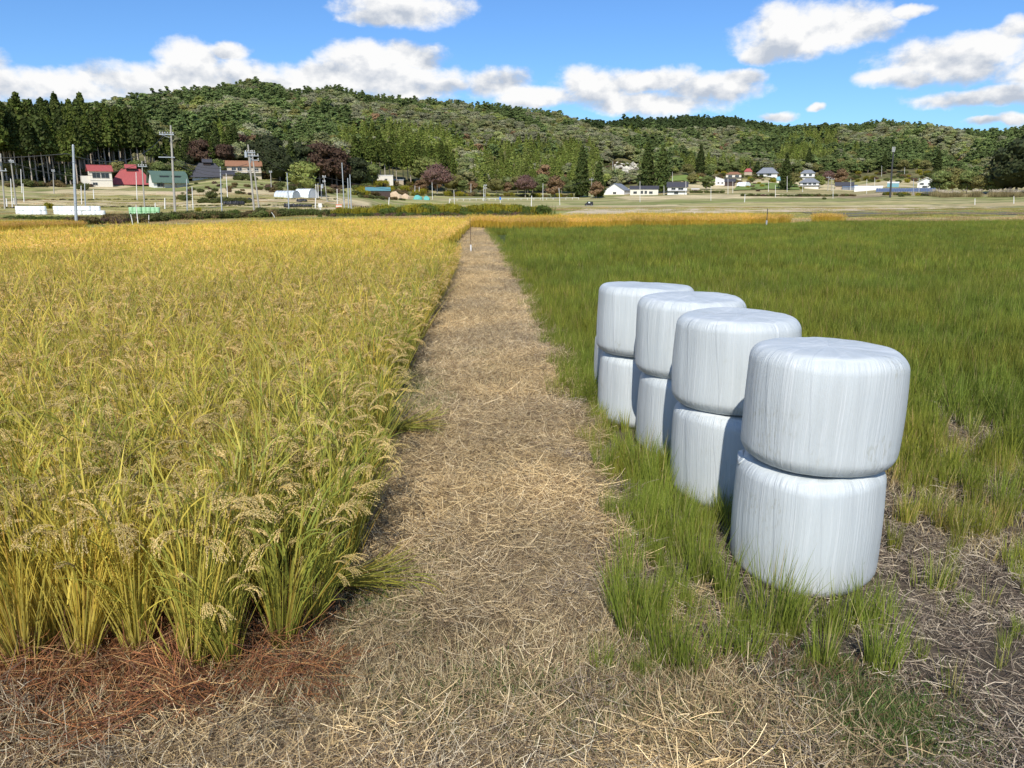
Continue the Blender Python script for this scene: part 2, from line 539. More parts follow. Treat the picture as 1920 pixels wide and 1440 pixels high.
def panicle(g, x, y, z, az, th, lod):
    """one drooping head of rice: grain-set branches hanging off an arched stalk"""
    L = rng.uniform(.15, .23); K = 8
    k1 = rng.uniform(1.4, 2.9)
    nbr, ng = {0: (6, 24), 1: (4, 10), 2: (2, 5)}[lod]
    gl, gw = {0: (.0105, .0050), 1: (.021, .0095), 2: (.036, .016)}[lod]
    P, D = [], []
    for b in range(nbr):
        s0 = b / nbr * .5                       # where the branch leaves the stalk
        a = az + rng.normal(0, .11); k = k1 * rng.uniform(.9, 1.1); Lb = L * rng.uniform(.8, 1.05)
        p = np.array([x, y, z], float)
        n = ng + int(ng * .3)
        for i in range(n):
            t = th + k * (i + .5) / n
            a2 = a + (b % 2 - .5) * .5 * max(0, i / n - s0)
            d = np.array([math.sin(t) * math.cos(a2), math.sin(t) * math.sin(a2), math.cos(t)])
            p = p + d * Lb / n
            if i / n > s0 * .5 + .1:
                P.append(p + rng.normal(0, .0018 if lod == 0 else .004, 3)); D.append(d + rng.normal(0, .16, 3))
    P = np.array(P); D = np.array(D); n = len(P)
    c = lerp(TAN, TAN2, rng.random(n)) * rng.uniform(.75, 1.1, (n, 1)) * rng.uniform(.85, 1.1)
    grains(g, P, D, gl, gw, c, 0)
    if lod == 0:
        p = np.array([x, y, z], float); pts = [tuple(p)]
        for i in range(4):
            t = th + k1 * (i + .5) / 5
            p = p + np.array([math.sin(t) * math.cos(az), math.sin(t) * math.sin(az), math.cos(t)]) * L / 5; pts.append(tuple(p))
        g.tube(pts, .0011, 3, 0, (0.42, .36, .12))


def rice_clump(seed, lod, ripe=0.6, h=0.84):
    """returns (leaf geometry, grain geometry)"""
    global rng
    keep = rng; rng = np.random.default_rng(1000 + seed)
    g, gg = Geo(), Geo()
    nb = {0: 78, 1: 40, 2: 24}[lod]
    K = {0: 5, 1: 3, 2: 2}[lod]
    wm = {0: 1.0, 1: 1.4, 2: 1.9}[lod]
    az = rng.uniform(0, 2 * math.pi, nb); rr = rng.uniform(0, .045, nb)
    base = np.stack([np.cos(az) * rr, np.sin(az) * rr, np.zeros(nb) - .01], 1)
    # culms and leaves
    mixv = np.clip(rng.normal(ripe, .3, nb), 0, 1)
    c0 = lerp(LGR * .9, np.array((.60, .50, .14)), mixv * .9) * rng.uniform(.7, 1.1, (nb, 1))
    c1 = lerp(LGR * 1.1, YEL, np.clip(mixv + .15, 0, 1))
    oc = rng.random(nb) < .12
    c1[oc] = OCH
    blades(g, base, az + rng.normal(0, .5, nb), np.abs(rng.normal(.11, .11, nb)), rng.uniform(.0, .5 if lod < 2 else .3, nb), h * rng.uniform(.5, 1.2, nb), .0075 * wm * rng.uniform(.7, 1.2, nb), K, c0, c1, 0, rng.uniform(-1.3, 1.3, nb))
    # leaves that leave the culm higher up
    nl = {0: 44, 1: 22, 2: 9}[lod]
    az2 = rng.uniform(0, 2 * math.pi, nl); hz = h * rng.uniform(.3, .95, nl); r2 = .05 + .12 * hz
    b2 = np.stack([np.cos(az2) * r2 * rng.uniform(.3, 1, nl), np.sin(az2) * r2 * rng.uniform(.3, 1, nl), hz], 1)
    mixv = np.clip(rng.normal(ripe - .1, .3, nl), 0, 1)
    cc = lerp(LGR * 1.1, YEL, mixv)
    blades(g, b2, az2 + rng.normal(0, .7, nl), rng.uniform(.05, .5, nl), rng.uniform(.1, 1.1, nl), rng.uniform(.2, .4, nl), .0088 * wm, max(K - 1, 2), cc * .95, cc, 0, rng.uniform(-1.2, 1.2, nl))
    npan = {0: 12, 1: 12, 2: 10}[lod]
    for i in range(npan):
        a = rng.uniform(0, 2 * math.pi); z = h * rng.uniform(.74, .98); r_ = .04 + rng.uniform(.05, .15)
        th = rng.uniform(.25, .7)
        x, y = math.cos(a) * r_, math.sin(a) * r_
        panicle(gg, x, y, z, a + rng.normal(0, .3), th, lod)
        if lod < 2:
            g.tube([(x * .12, y * .12, 0), (x * .6, y * .6, z * .6), (x, y, z)], .0022 if lod == 0 else .003, 3, 0, lerp(LGR, YEL, np.array(min(1, ripe + .1))))
    rng = keep
    return g, gg


# ------------------------------------------------------------------ ground
def in_left_rice(x, y):
    """inside the ripe paddy on the left"""
    return (x < path_l(y) + .02) & (y > front_edge(x)) & (y < far_edge_left(x))


# front rim of the paddy, as seen at its feet
_FE = np.array([gp(-500, 1290), gp(-100, 1290), gp(60, 1275), (gp(185, 1245)), gp(290, 1240), gp(390, 1275), gp(460, 1262), gp(540, 1225), gp(600, 1190), gp(655, 1135)])
_FE = _FE[np.argsort(_FE[:, 0])] - np.array((0, .13))
def front_edge(x): return np.interp(x, _FE[:, 0], _FE[:, 1])
_FL = np.array([gp(-900, 462, .93), gp(-300, 441, .93), gp(0, 433, .93), gp(140, 428, .93), gp(300, 421, .93), gp(480, 415, .93), gp(620, 411.5, .93), gp(880, 407.5, .93), gp(1050, 405.5, .8), gp(1300, 401.5, .75), gp(1500, 400, .75), gp(1545, 401, .75), gp(1560, 407, .75)])
_FL = _FL[np.argsort(_FL[:, 0])]
def far_edge_left(x): return np.interp(x, _FL[:, 0], _FL[:, 1])
# rim between the green field and the yellow band behind it
_YG = np.array([gp(880, 421, .5), gp(1000, 421, .5), gp(1200, 417, .5), gp(1400, 414, .5), gp(1560, 410, .5), gp(2400, 410, .5)])
def yg_edge(x): return np.interp(x, _YG[:, 0], _YG[:, 1])


def field_colour(x, y):
    """crop colour of the far paddies: rectangles with grassy banks"""
    a = R(6); u = x * math.cos(a) + y * math.sin(a); v = -x * math.sin(a) + y * math.cos(a)
    r = np.hypot(x, y)
    vs = np.log(np.maximum(v, 10)) * 9.0 + .35 * (vnoise(u / 60, v / 60, 8) - .5)
    us = u / 85 + 0.5 * vnoise(np.floor(vs), 0 * u + 3, 4)
    cu = np.floor(us); cv = np.floor(vs)
    h = vnoise(cu * 7.13 + .5, cv * 3.7 + .5, 21)
    pal = np.array([(.25, .27, .09), (.44, .36, .18), (.22, .235, .08), (.36, .32, .13), (.29, .29, .11), (.54, .45, .26), (.33, .28, .13), (.30, .24, .14)])
    c = pal[np.minimum((h * 8 * .999).astype(int), 7)]
    bank = (np.abs(us - cu - .5) > .485) | (np.abs(vs - cv - .5) > .42)
    c = np.where(bank[..., None], np.array((.19, .20, .07)), c)
    n = fbm(x / 9, y / 1.6, 33, 3)[..., None]; n2 = fbm(x / 30, y / 4., 34, 2)[..., None]
    c = c * (1 - .55 * sstep(.5, .62, n2)) + np.array((.46, .37, .21)) * .55 * sstep(.5, .62, n2)
    return c * (.6 + .8 * n)


def ground_colour(x, y):
    r = np.hypot(x, y)
    c = field_colour(x, y)
    # near zone: soil, straw path, reddish weeds
    straw = np.array((.32, .25, .15)); soil = np.array((.085, .068, .052)); red = np.array((.13, .06, .035)); mud = np.array((.11, .088, .066))
    near = np.ones_like(x)[..., None] * straw
    pl = path_l(y); pr = path_r(y)
    right = sstep(0.0, .35, x - pr + .25 * (fbm(x * 1.5, y * 1.5, 2) - .5))[..., None]
    near = near * (1 - right) + mud * right
    infield = sstep(-.02, .25, np.minimum(pl - x, y - front_edge(x)))[..., None]
    near = near * (1 - infield) + soil * infield
    rd = (sstep(-1.15, -1.7, x + .3 * (fbm(x * 3, y * 3, 5) - .5)) * sstep(3.0, 3.25, y + .25 * (fbm(x * 3, y * 3, 6) - .5)) * (y < 5))[..., None]
    near = near * (1 - rd) + red * rd
    fg = sstep(3.3, 2.9, y)[..., None] * sstep(2.6, 1.6, x)[..., None]
    near = near * (1 - fg * .8) + straw * .8 * fg * .8
    green_under = (x > pr + .2) & (y > 8)
    near = np.where(green_under[..., None], np.array((.07, .09, .025)), near)
    w = sstep(70, 78, r)[..., None]
    beyond = ((y > far_edge_left(x)) & (r < 78) & (x < 25))[..., None]
    near = np.where(beyond, np.array((.24, .22, .10)), near)
    rb = ((x > 20) & (y > yg_edge(x)) & (r < 78))[..., None]
    near = np.where(rb, np.array((.19, .17, .10)), near)
    c = near * (1 - w) + c * w
    return c


def ground_mat():
    m, t, out = mat_new('ground')
    a = t.new('ShaderNodeAttribute', attribute_name='col')
    g = t.new('ShaderNodeNewGeometry')
    n1 = t.noise(g.outputs['Position'], 9.0, 6, .65)
    n2 = t.noise(t.vm('MULTIPLY', g.outputs['Position'], (.35, 1.4, 1)), .5, 5, .6)
    c = t.vm('SCALE', a.outputs['Color'], None, scale=t.m('MULTIPLY', t.rng(n1, .25, .75, .6, 1.4, False), t.rng(n2, .3, .7, .75, 1.25, False)))
    bp = t.new('ShaderNodeBump'); bp.inputs['Strength'].default_value = .9; bp.inputs['Distance'].default_value = .03
    t.l.new(t.noise(g.outputs['Position'], 22.0, 6, .7), bp.inputs['Height'])
    t.l.new(principled(t, c, .95, .1, normal=bp.outputs[0]).outputs[0], out.inputs[0])
    return m


def hill_mat():
    m, t, out = mat_new('wooded_hillside')
    g = t.new('ShaderNodeNewGeometry')
    n1 = t.noise(g.outputs['Position'], .12, 6, .7)
    c = t.mix(t.rng(n1, .35, .65), rgb(.07, .08, .03), rgb(.19, .165, .075))
    t.l.new(principled(t, c, .95, .1).outputs[0], out.inputs[0])
    return m


def build_terrain():
    rings = [1.0]
    while rings[-1] < 60: rings.append(rings[-1] * 1.017)
    while rings[-1] < 1700: rings.append(rings[-1] * 1.0105)
    rings = np.array(rings)
    bs = np.concatenate([np.arange(-180, -60, 4.), np.arange(-60, -44, 1.), np.arange(-44, 44, .3), np.arange(44, 60, 1.), np.arange(60, 180, 4.)])
    bs = np.radians(bs)
    Rr, B = np.meshgrid(rings, bs, indexing='ij')
    X = Rr * np.sin(B); Y = Rr * np.cos(B)
    Z = T(X, Y)
    C = ground_colour(X, Y)
    V = np.stack([X, Y, Z], -1)
    nr, nb = X.shape
    t = hill_t(X, Y)
    i, j = np.meshgrid(np.arange(nr - 1), np.arange(nb), indexing='ij')
    j2 = (j + 1) % nb
    F_ = np.stack([i * nb + j, i * nb + j2, (i + 1) * nb + j2, (i + 1) * nb + j], -1)
    hillq = (t[i, j] > 0.0) & (np.abs(B[i, j]) < R(100))
    for nm, sel, mt in (('ground', ~hillq, ground_mat()), ('hills', hillq, hill_mat())):
        f = F_[sel]
        used = np.unique(f); remap = np.zeros(nr * nb, np.int64); remap[used] = np.arange(len(used))
        g = Geo(); f = remap[f]
        v = V.reshape(-1, 3)[used]; c = C.reshape(-1, 3)[used]
        if nm == 'ground':   # close the hub beneath the photographer
            k = len(v); v = np.concatenate([v, [[0, 0, float(T(0, 0.01))]]]); c = np.concatenate([c, [c[0]]])
            g.add(v, f, c)
            hub = np.array([[k, (q + 1) % nb, q] for q in range(nb)])
            g.f.append(remap[hub[:, 1:]].reshape(-1, 2)[:0].reshape(0, 3)) if False else None
            hh = np.stack([np.full(nb, k), remap[(np.arange(nb) + 1) % nb], remap[np.arange(nb)]], 1)
            g.f.append(hh); g.m.append(np.zeros(nb))
        else: g.add(v, f, c)
        o = g.obj(nm, mt, smooth=True)
        tag(o, kind='structure')


build_terrain()


# road beyond the paddy, following its far rim
def strip(name, pts, w, mat, dz=0.03):
    g = Geo(); V = []
    P = []
    for a, b in zip(pts[:-1], pts[1:]):
        for k in range(12): P.append((a[0] + (b[0] - a[0]) * k / 12, a[1] + (b[1] - a[1]) * k / 12))
    P.append(pts[-1])
    for i, p in enumerate(P):
        a = P[max(i - 1, 0)]; b = P[min(i + 1, len(P) - 1)]
        d = Vector((b[0] - a[0], b[1] - a[1])).normalized(); n = Vector((-d.y, d.x))
        for s in (-.5, .5):
            x, y = p[0] + n.x * w * s, p[1] + n.y * w * s
            V.append((x, y, max(float(T(x, y)), float(T(*p))) + dz))
    g.add(V, [(2 * i, 2 * i + 1, 2 * i + 3, 2 * i + 2) for i in range(len(P) - 1)])
    o = g.obj(name, mat); tag(o, kind='structure'); return o


M_ROAD = plain('worn_asphalt', (.22, .22, .21), .9, .2, var=.2, scale=2)
strip('road', [gp(-200, 441), gp(0, 433), gp(140, 427.5), gp(300, 419.5), gp(400, 415), gp(480, 411.5), gp(600, 406)], 3.2, M_ROAD)
strip('road', [gp(540, 399.5), gp(600, 400), gp(655, 400)], 3, M_ROAD)


# ------------------------------------------------------------------ wrapped bales
def bale_mat(name, base, streakcol):
    m, t, out = mat_new(name)
    tc = t.new('ShaderNodeTexCoord'); ob = tc.outputs['Object']
    oi = t.new('ShaderNodeObjectInfo')
    sep = t.new('ShaderNodeSeparateXYZ'); t.l.new(ob, sep.inputs[0])
    ang = t.m('ARCTAN2', sep.outputs[1], sep.outputs[0])
    seed = t.m('MULTIPLY', oi.outputs['Random'], 37.0)
    def comb(x, y, z):
        c = t.new('ShaderNodeCombineXYZ'); t.put(c.inputs[0], x); t.put(c.inputs[1], y); t.put(c.inputs[2], z); return c.outputs[0]
    g = t.new('ShaderNodeNewGeometry')
    tnorm = t.new('ShaderNodeVectorTransform'); tnorm.vector_type = 'NORMAL'; tnorm.convert_from = 'WORLD'; tnorm.convert_to = 'OBJECT'
    t.l.new(g.outputs['Normal'], tnorm.inputs[0])
    sn = t.new('ShaderNodeSeparateXYZ'); t.l.new(tnorm.outputs[0], sn.inputs[0])
    top = t.rng(sn.outputs[2], .55, .9)
    # vertical stretch lines on the side (film pulled from rim to rim)
    wob = t.m('MULTIPLY_ADD', t.noise(ob, 1.2, 2), .12, ang)
    side_f = t.noise(comb(t.m('MULTIPLY', wob, 46.0), t.m('MULTIPLY', sep.outputs[2], 1.1), seed), 1.0, 6, .68)
    side_g = t.noise(comb(t.m('MULTIPLY', wob, 7.0), t.m('MULTIPLY', sep.outputs[2], .8), seed), 1.0, 3, .5)
    # crossing chords on the lid
    tops = None
    for k, (a, s) in enumerate(((.3, 14.), (1.35, 17.), (2.3, 12.))):
        u = t.m('ADD', t.m('MULTIPLY', sep.outputs[0], math.cos(a)), t.m('MULTIPLY', sep.outputs[1], math.sin(a)))
        v = t.m('ADD', t.m('MULTIPLY', sep.outputs[0], -math.sin(a)), t.m('MULTIPLY', sep.outputs[1], math.cos(a)))
        nn = t.noise(comb(t.m('MULTIPLY', u, s), t.m('MULTIPLY', v, 1.0), t.m('ADD', seed, 9.0 * k)), 1.0, 5, .65)
        tops = nn if tops is None else t.m('MAXIMUM', tops, nn)
    h = t.m('ADD', t.m('MULTIPLY', side_f, t.m('SUBTRACT', 1.0, top)), t.m('MULTIPLY', tops, top))
    zz = t.m('ABSOLUTE', sn.outputs[2])
    shoulder = t.m('MULTIPLY', t.rng(zz, .12, .45), t.rng(zz, .98, .7))
    pleat = t.noise(comb(t.m('MULTIPLY', wob, 17.0), t.m('MULTIPLY', sep.outputs[2], 2.2), t.m('ADD', seed, 4.)), 1.0, 4, .6)
    bu = t.m('ADD', t.m('MULTIPLY', wob, 1.75), t.m('MULTIPLY', sep.outputs[2], t.m('MULTIPLY_ADD', t.noise(comb(seed, 0, 0), 1.0, 1), .5, .1)))
    bf = t.m('FRACT', t.m('ADD', bu, seed))
    band = t.m('SUBTRACT', t.rng(bf, .0, .03), t.rng(bf, .6, 1.0))
    edge = t.m('MULTIPLY', t.m('SUBTRACT', 1.0, t.rng(t.m('ABSOLUTE', t.m('SUBTRACT', bf, .03)), .0, .022)), t.m('SUBTRACT', 1.0, top))
    line = t.rng(h, .54, .66)
    dark = t.rng(side_g, .35, .65)
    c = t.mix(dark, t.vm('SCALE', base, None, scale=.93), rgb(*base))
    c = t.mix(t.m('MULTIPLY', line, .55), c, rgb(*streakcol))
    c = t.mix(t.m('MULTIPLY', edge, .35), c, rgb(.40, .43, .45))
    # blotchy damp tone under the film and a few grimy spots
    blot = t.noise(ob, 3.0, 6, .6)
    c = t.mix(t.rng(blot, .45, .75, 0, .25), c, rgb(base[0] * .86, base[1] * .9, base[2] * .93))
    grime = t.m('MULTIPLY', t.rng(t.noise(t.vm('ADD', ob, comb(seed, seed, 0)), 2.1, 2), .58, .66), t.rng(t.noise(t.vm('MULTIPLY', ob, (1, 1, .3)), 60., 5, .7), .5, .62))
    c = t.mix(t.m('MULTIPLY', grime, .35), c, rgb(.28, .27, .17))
    bp = t.new('ShaderNodeBump'); bp.inputs['Strength'].default_value = .6; bp.inputs['Distance'].default_value = .011
    t.l.new(t.m('ADD', t.m('ADD', h, t.m('MULTIPLY', t.noise(ob, 45., 3), .12)), t.m('ADD', t.m('MULTIPLY', t.m('MULTIPLY', pleat, shoulder), 2.2), t.m('MULTIPLY', band, .25))), bp.inputs['Height'])
    b = principled(t, c, .43, .36, coat=.0, normal=bp.outputs[0])
    t.l.new(b.outputs[0], out.inputs[0])
    return m


M_BALE = bale_mat('white_stretch_film', (.535, .575, .58), (.68, .705, .71))  # near film, colour toned down to stand in for cloud shade
M_BALE_FAR = plain('sunlit_white_film', (.84, .86, .88), .4, .4, var=.06, scale=2)  # far film, full sun put into a brighter white
M_BALE_GREEN = plain('pale_green_film', (.36, .60, .36), .4, .4, var=.08, scale=2)


def bale_geo(seed, D, H, nseg=112, nz=46, cr=.105):
    """upright round bale: rounded rim, sagging middle, creases running down the side"""
    rs = np.random.default_rng(seed)
    g = Geo(); Rr = D / 2
    prof = []   # (radius, z)
    n1 = nz // 3
    for k in range(n1): prof.append((Rr * .98 * (k / n1) * (1 - cr / Rr) / .98, 0.0))
    for k in range(9):
        a = math.pi / 2 * k / 8; prof.append((Rr - cr + cr * math.sin(a), cr - cr * math.cos(a)))
    for k in range(1, 12): prof.append((Rr, cr + (H - 2 * cr) * k / 12))
    crt = cr * .8
    for k in range(9):
        a = math.pi / 2 * k / 8; prof.append((Rr - crt + crt * math.cos(a), H - crt + crt * math.sin(a)))
    for k in range(1, n1 + 1): prof.append(((Rr - crt) * (1 - k / n1), H))
    V = []
    ph = rs.uniform(0, 6.28, 8)
    for (r, z) in prof:
        for j in range(nseg):
            a = 2 * math.pi * j / nseg
            rr = r
            f = r / Rr
            q = 1 + .018 * math.sin(2 * a + ph[0]) + .010 * math.sin(3 * a + ph[1]) + .006 * math.sin(5 * a + ph[2])
            # side bulge
            zz = z / H
            bul = 1 + .022 * math.sin(math.pi * min(1, max(0, zz))) - .015
            # film creases
            cz = .0035 * (mn.noise(Vector((math.cos(a) * 9, math.sin(a) * 9, zz * .8 + seed))) + .6 * mn.noise(Vector((math.cos(a) * 26, math.sin(a) * 26, zz * .9 + seed * 3)))) * min(1, f * 1.2)
            x = math.cos(a) * rr * q * bul; y = math.sin(a) * rr * q * bul
            n = mn.noise(Vector((x * 2.2, y * 2.2, z * 2 + seed * 5.1)))
            lump = .012 * n
            x *= 1 + (cz + lump) / max(rr, .1) * f; y *= 1 + (cz + lump) / max(rr, .1) * f
            zt = z
            if z > H * .8: zt += .018 * mn.noise(Vector((x * 2.6, y * 2.6, seed * 2.3))) + .005 * mn.noise(Vector((x * 11, y * 5, seed))) + .012 * max(0, 1 - f * f)
            if z < H * .1: zt = z + .004
            V.append((x, y, zt))
    rows = len(prof)
    Fq = [(i * nseg + j, i * nseg + (j + 1) % nseg, (i + 1) * nseg + (j + 1) % nseg, (i + 1) * nseg + j) for i in range(1, rows - 2) for j in range(nseg)]
    g.add(V, Fq)
    g.f.append(np.array([[nseg + j for j in range(nseg)][::-1]])); g.m.append(np.zeros(1))
    g.f.append(np.array([[(rows - 2) * nseg + j for j in range(nseg)]])); g.m.append(np.zeros(1))
    return g


STACKS = [  # upper x,y,D,H  lower x,y,D,H, labels
    ((1.87, 4.46, .895, .70), (1.855, 4.48, .888, .755)),
    ((1.715, 5.76, .925, .70), (1.730, 5.77, .92, .755)),
    ((1.615, 6.88, .95, .70), (1.635, 6.88, .94, .755)),
    ((1.385, 7.90, .985, .70), (1.430, 7.92, .985, .755)),
]
NAMES = ['nearest', 'second nearest', 'third', 'fourth and farthest']
LAB_UP = ['largest white wrapped bale, on top of the nearest stack, grimy smear low on its right',
          'white wrapped bale on top of the second stack, partly hidden by the nearest top bale',
          'white wrapped bale on top of the third stack back from the camera',
          'white wrapped bale on top of the fourth and farthest two-high stack']
LAB_LO = ['bottom white wrapped bale of the nearest stack, loose film flap at its upper left',
          'white wrapped bale at the bottom of the second stack, half shaded, in tall grass',
          'white wrapped bale at the bottom of the third stack, narrow strip visible',
          'white wrapped bale at the bottom of the fourth stack beside the single bale']
for i, (u, l) in enumerate(STACKS):
    zl = float(T(l[0], l[1])) - .015
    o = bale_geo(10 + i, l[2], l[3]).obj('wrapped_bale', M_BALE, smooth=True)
    o.location = (l[0], l[1], zl); o.rotation_euler = (R(.6), R(-.8), R(37 * i + 10))
    tag(o, LAB_LO[i], 'hay bale', 'white wrapped bales stacked beside the path')
    if i == 0:
        f = Geo(); V = []
        for a in range(9):
            for b in range(4):
                t_ = a / 8; s_ = b / 3
                an = R(152 + 24 * t_); rr = .40 + .035 * s_
                V.append((math.cos(an) * rr, math.sin(an) * rr,   .748 - .03 * s_ + .035 * math.sin(5 * t_ + 1) * (.1 + s_ * .5)))
        f.add(V, [(a * 4 + b, a * 4 + b + 1, (a + 1) * 4 + b + 1, (a + 1) * 4 + b) for a in range(8) for b in range(3)])
        fo = f.obj('film_flap', M_BALE, o, smooth=True)
        sm = fo.modifiers.new('thickness', 'SOLIDIFY'); sm.thickness = .004
        fo.rotation_euler = (0, 0, R(-10))
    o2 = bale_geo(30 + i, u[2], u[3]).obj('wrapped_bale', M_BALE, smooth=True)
    o2.location = (u[0], u[1], zl + l[3] - .006); o2.rotation_euler = (R(-.6 + .5 * i), R(1.3 - i * .7), R(61 * i + 5))
    tag(o2, LAB_UP[i], 'hay bale', 'white wrapped bales stacked beside the path')
o = bale_geo(50, .95, .74).obj('wrapped_bale', M_BALE, smooth=True)
o.location = (1.465, 8.98, float(T(1.46, 8.98)) - .015)
tag(o, 'single white wrapped bale standing behind the farthest stack, only its left edge showing', 'hay bale', 'white wrapped bales stacked beside the path')


# ------------------------------------------------------------------ ripe paddy on the left
def rice_tint(x, y):
    """riper and yellower, with full sun put into the tint, away from the near rim; broad uneven patches"""
    far = sstep(8, 34, y)
    n = fbm(x / 2.2, y / 3.5, 77, 3)
    base = lerp(np.array((1.0, .97, .98)), np.array((1.30, 1.19, .95)), far)  # brighter far end also stands in for full sun beyond the cloud shade
    return base * (.86 + .32 * n)[..., None]


def build_rice():
    protoA = [rice_clump(i, 0, (.35, .62, .9)[i % 3]) for i in range(6)]
    # green-leaning clumps for the rims
    protoG = [rice_clump(20 + i, 0, .18, .74) for i in range(3)]
    P_leaf = [g.mesh('rice_leaves', M_RICE) for g, gg in protoA + protoG]
    P_gr = [gg.mesh('rice_grain', M_RICE) for g, gg in protoA + protoG]
    pts = []
    # planted rows
    yy = 3.0
    rows = []
    for iy in range(0, 320):
        y = 3.15 + iy * .215
        if y > 72: break
        xs = np.arange(-(.78 * y + 3.5), 30, .27) + rng.normal(0, .02)
        xs = xs + rng.normal(0, .03, len(xs)); ys = y + rng.normal(0, .035, len(xs))
        left = in_left_rice(xs, ys)
        band = (xs >= path_l(ys)) & (ys > yg_edge(xs)) & (ys < far_edge_left(xs)) & (xs < gp(1545, 408, .5)[0] + 0 * xs)
        k = left | band
        rows.append(np.stack([xs[k], ys[k]], 1))
    # rim plants exactly where the photograph shows them
    rim = [gp(85, 1262), gp(185, 1238), gp(285, 1232), gp(388, 1272), gp(452, 1258), gp(545, 1215), gp(648, 1105), gp(-60, 1270), gp(600, 1165)]
    P = np.concatenate(rows)
    rim = np.array(rim) - np.array((0, .13))
    d = np.min(np.hypot(P[:, None, 0] - rim[None, :, 0], P[:, None, 1] - rim[None, :, 1]), 1)
    P = P[d > .19]
    P = P[P[:, 1] > front_edge(P[:, 0]) + .12]
    # lines missing here and there
    r = np.hypot(P[:, 0], P[:, 1])
    order = np.argsort(r); P = P[order]; r = r[order]
    allnear = np.concatenate([rim, P[:230]])
    rest = P[230:]; rr = r[230:]
    greens = lambda x, y: (path_l(y) - x < .38)
    labels_rim = ['leftmost full rice plant of the front row, leaning, with a dry pale head',
                  'broad golden rice plant, second from the left in the front row',
                  'slender golden rice plant with straw coloured stems, third in the front row',
                  'tall amber rice plant at the front row, base in reddish dead weeds',
                  'short bright green rice plant right of the tall amber one',
                  'yellow-green rice plant near the corner of the paddy by the path',
                  'upright green rice plant standing on the corner where paddy meets path',
                  'rice plant cut off by the left edge of the picture',
                  'bright green young rice plant between the corner plants']
    for i, (x, y) in enumerate(allnear):
        gr = greens(x, y) and rng.random() < .75
        k = int(6 + rng.integers(0, 3)) if gr else int(rng.integers(0, 6))
        if i in (4, 6, 8): k = 6 + i % 3
        s = rng.uniform(.9, 1.08) * (.8 if i in (4, 8) else 1)
        o = bpy.data.objects.new('rice_plant', P_leaf[k]); link(o)
        o.location = (x, y, float(T(x, y)) - .01); o.rotation_euler = (rng.normal(0, .08), rng.normal(0, .08) + (.12 if x > path_l(y) - .4 else 0), rng.uniform(0, 6.28)); o.scale = (s * 1.05, s * 1.05, s)
        c = bpy.data.objects.new('grain_heads', P_gr[k]); link(c, o)
        if i < len(labels_rim): tag(o, labels_rim[i], 'rice plant', 'ripe rice plants at the front of the paddy')
        elif gr: tag(o, 'greener rice plant of the paddy rim along the straw path', 'rice plant', 'green rimmed rice plants beside the path')
        else: tag(o, 'ripe golden rice plant with drooping grain heads in the dense left paddy', 'rice plant', 'ripe rice plants near the camera')
    for i, (px, py, az_, s_) in enumerate(((620, 1135, .05, .62), (735, 850, .25, .55))):
        x, y = gp(px, py); o = bpy.data.objects.new('fallen_rice_stalks', P_leaf[7 - i]); link(o)
        o.location = (x, y, float(T(x, y)) + .12); o.rotation_euler = (0, R(82), az_); o.scale = (.5, 1.0, s_ * 1.15)
        tag(o, ['fallen green-yellow rice stalks lying flat on the straw at the paddy corner', 'bent rice leaves sprawling over the left rim of the path'][i], 'rice stalks')
    # mass of the field
    def merged(seed, lod, ripe, h=.84):
        g, gg = rice_clump(seed, lod, ripe, h)
        for a in ('v', 'f', 'c', 'm'): pass
        off = g.n
        for v, c in zip(gg.v, gg.c): g.v.append(v); g.c.append(c)
        for f, m_ in zip(gg.f, gg.m): g.f.append(f + off); g.m.append(m_)
        g.n += gg.n
        return g
    pr = [proto(merged(i, 0, .42 + .08 * i), 'rice_plant_near', i, M_RICE_I) for i in range(5)]
    pr += [proto(merged(40 + i, 1, .45 + .06 * i), 'rice_plant_near', 5 + i, M_RICE_I) for i in range(6)]
    pr += [proto(merged(60 + i, 0, .1, .74), 'rice_plant_near', 11 + i, M_RICE_I) for i in range(3)]
    near = rr < 26
    A = rest[near]; ra = rr[near]
    n = len(A)
    idx = np.where(ra < 10, rng.integers(0, 5, n), rng.integers(5, 11, n))
    gr = (path_l(A[:, 1]) - A[:, 0] < .45) & (rng.random(n) < .6) & (A[:, 0] < path_l(A[:, 1]))
    idx = np.where(gr, rng.integers(11, 14, n), idx)
    keep = rng.random(n) > .015
    A = A[keep]; idx = idx[keep]; n = len(A)
    lean = np.where(path_l(A[:, 1]) - A[:, 0] < .5, .22, 0.)
    rot = np.stack([rng.normal(0, .07, n), rng.normal(0, .07, n) + lean * 0, rng.uniform(0, 6.28, n)], 1)
    sc = rng.uniform(.88, 1.1, n)
    scatter('rice_field', np.stack([A[:, 0], A[:, 1], T(A[:, 0], A[:, 1]) - .01], 1), rot, np.stack([sc * 1.05, sc * 1.05, sc], 1), rice_tint(A[:, 0], A[:, 1]), idx, pr,
            'ripe golden rice filling the paddy left of the straw path', 'rice')
    # far: tiles of 1.4 m
    tiles = []
    for i in range(5):
        big = Geo()
        r2 = np.random.default_rng(900 + i)
        for a in range(7):
            for b in range(8):
                x, y = (a - 3) * .25 + r2.normal(0, .03), (b - 3.5) * .21 + r2.normal(0, .03)
                g = merged(300 + i * 56 + a * 8 + b, 2, .62)
                w = r2.uniform(0, 6.28); s = r2.uniform(.88, 1.1); off = big.n
                ca, sa = math.cos(w) * s, math.sin(w) * s
                for v, c in zip(g.v, g.c):
                    vv = v.copy(); vv[:, 0] = v[:, 0] * ca - v[:, 1] * sa + x; vv[:, 1] = v[:, 0] * sa + v[:, 1] * ca + y; vv[:, 2] = v[:, 2] * s
                    big.v.append(vv); big.c.append(c)
                for f, m_ in zip(g.f, g.m): big.f.append(f + off); big.m.append(m_)
                big.n += g.n
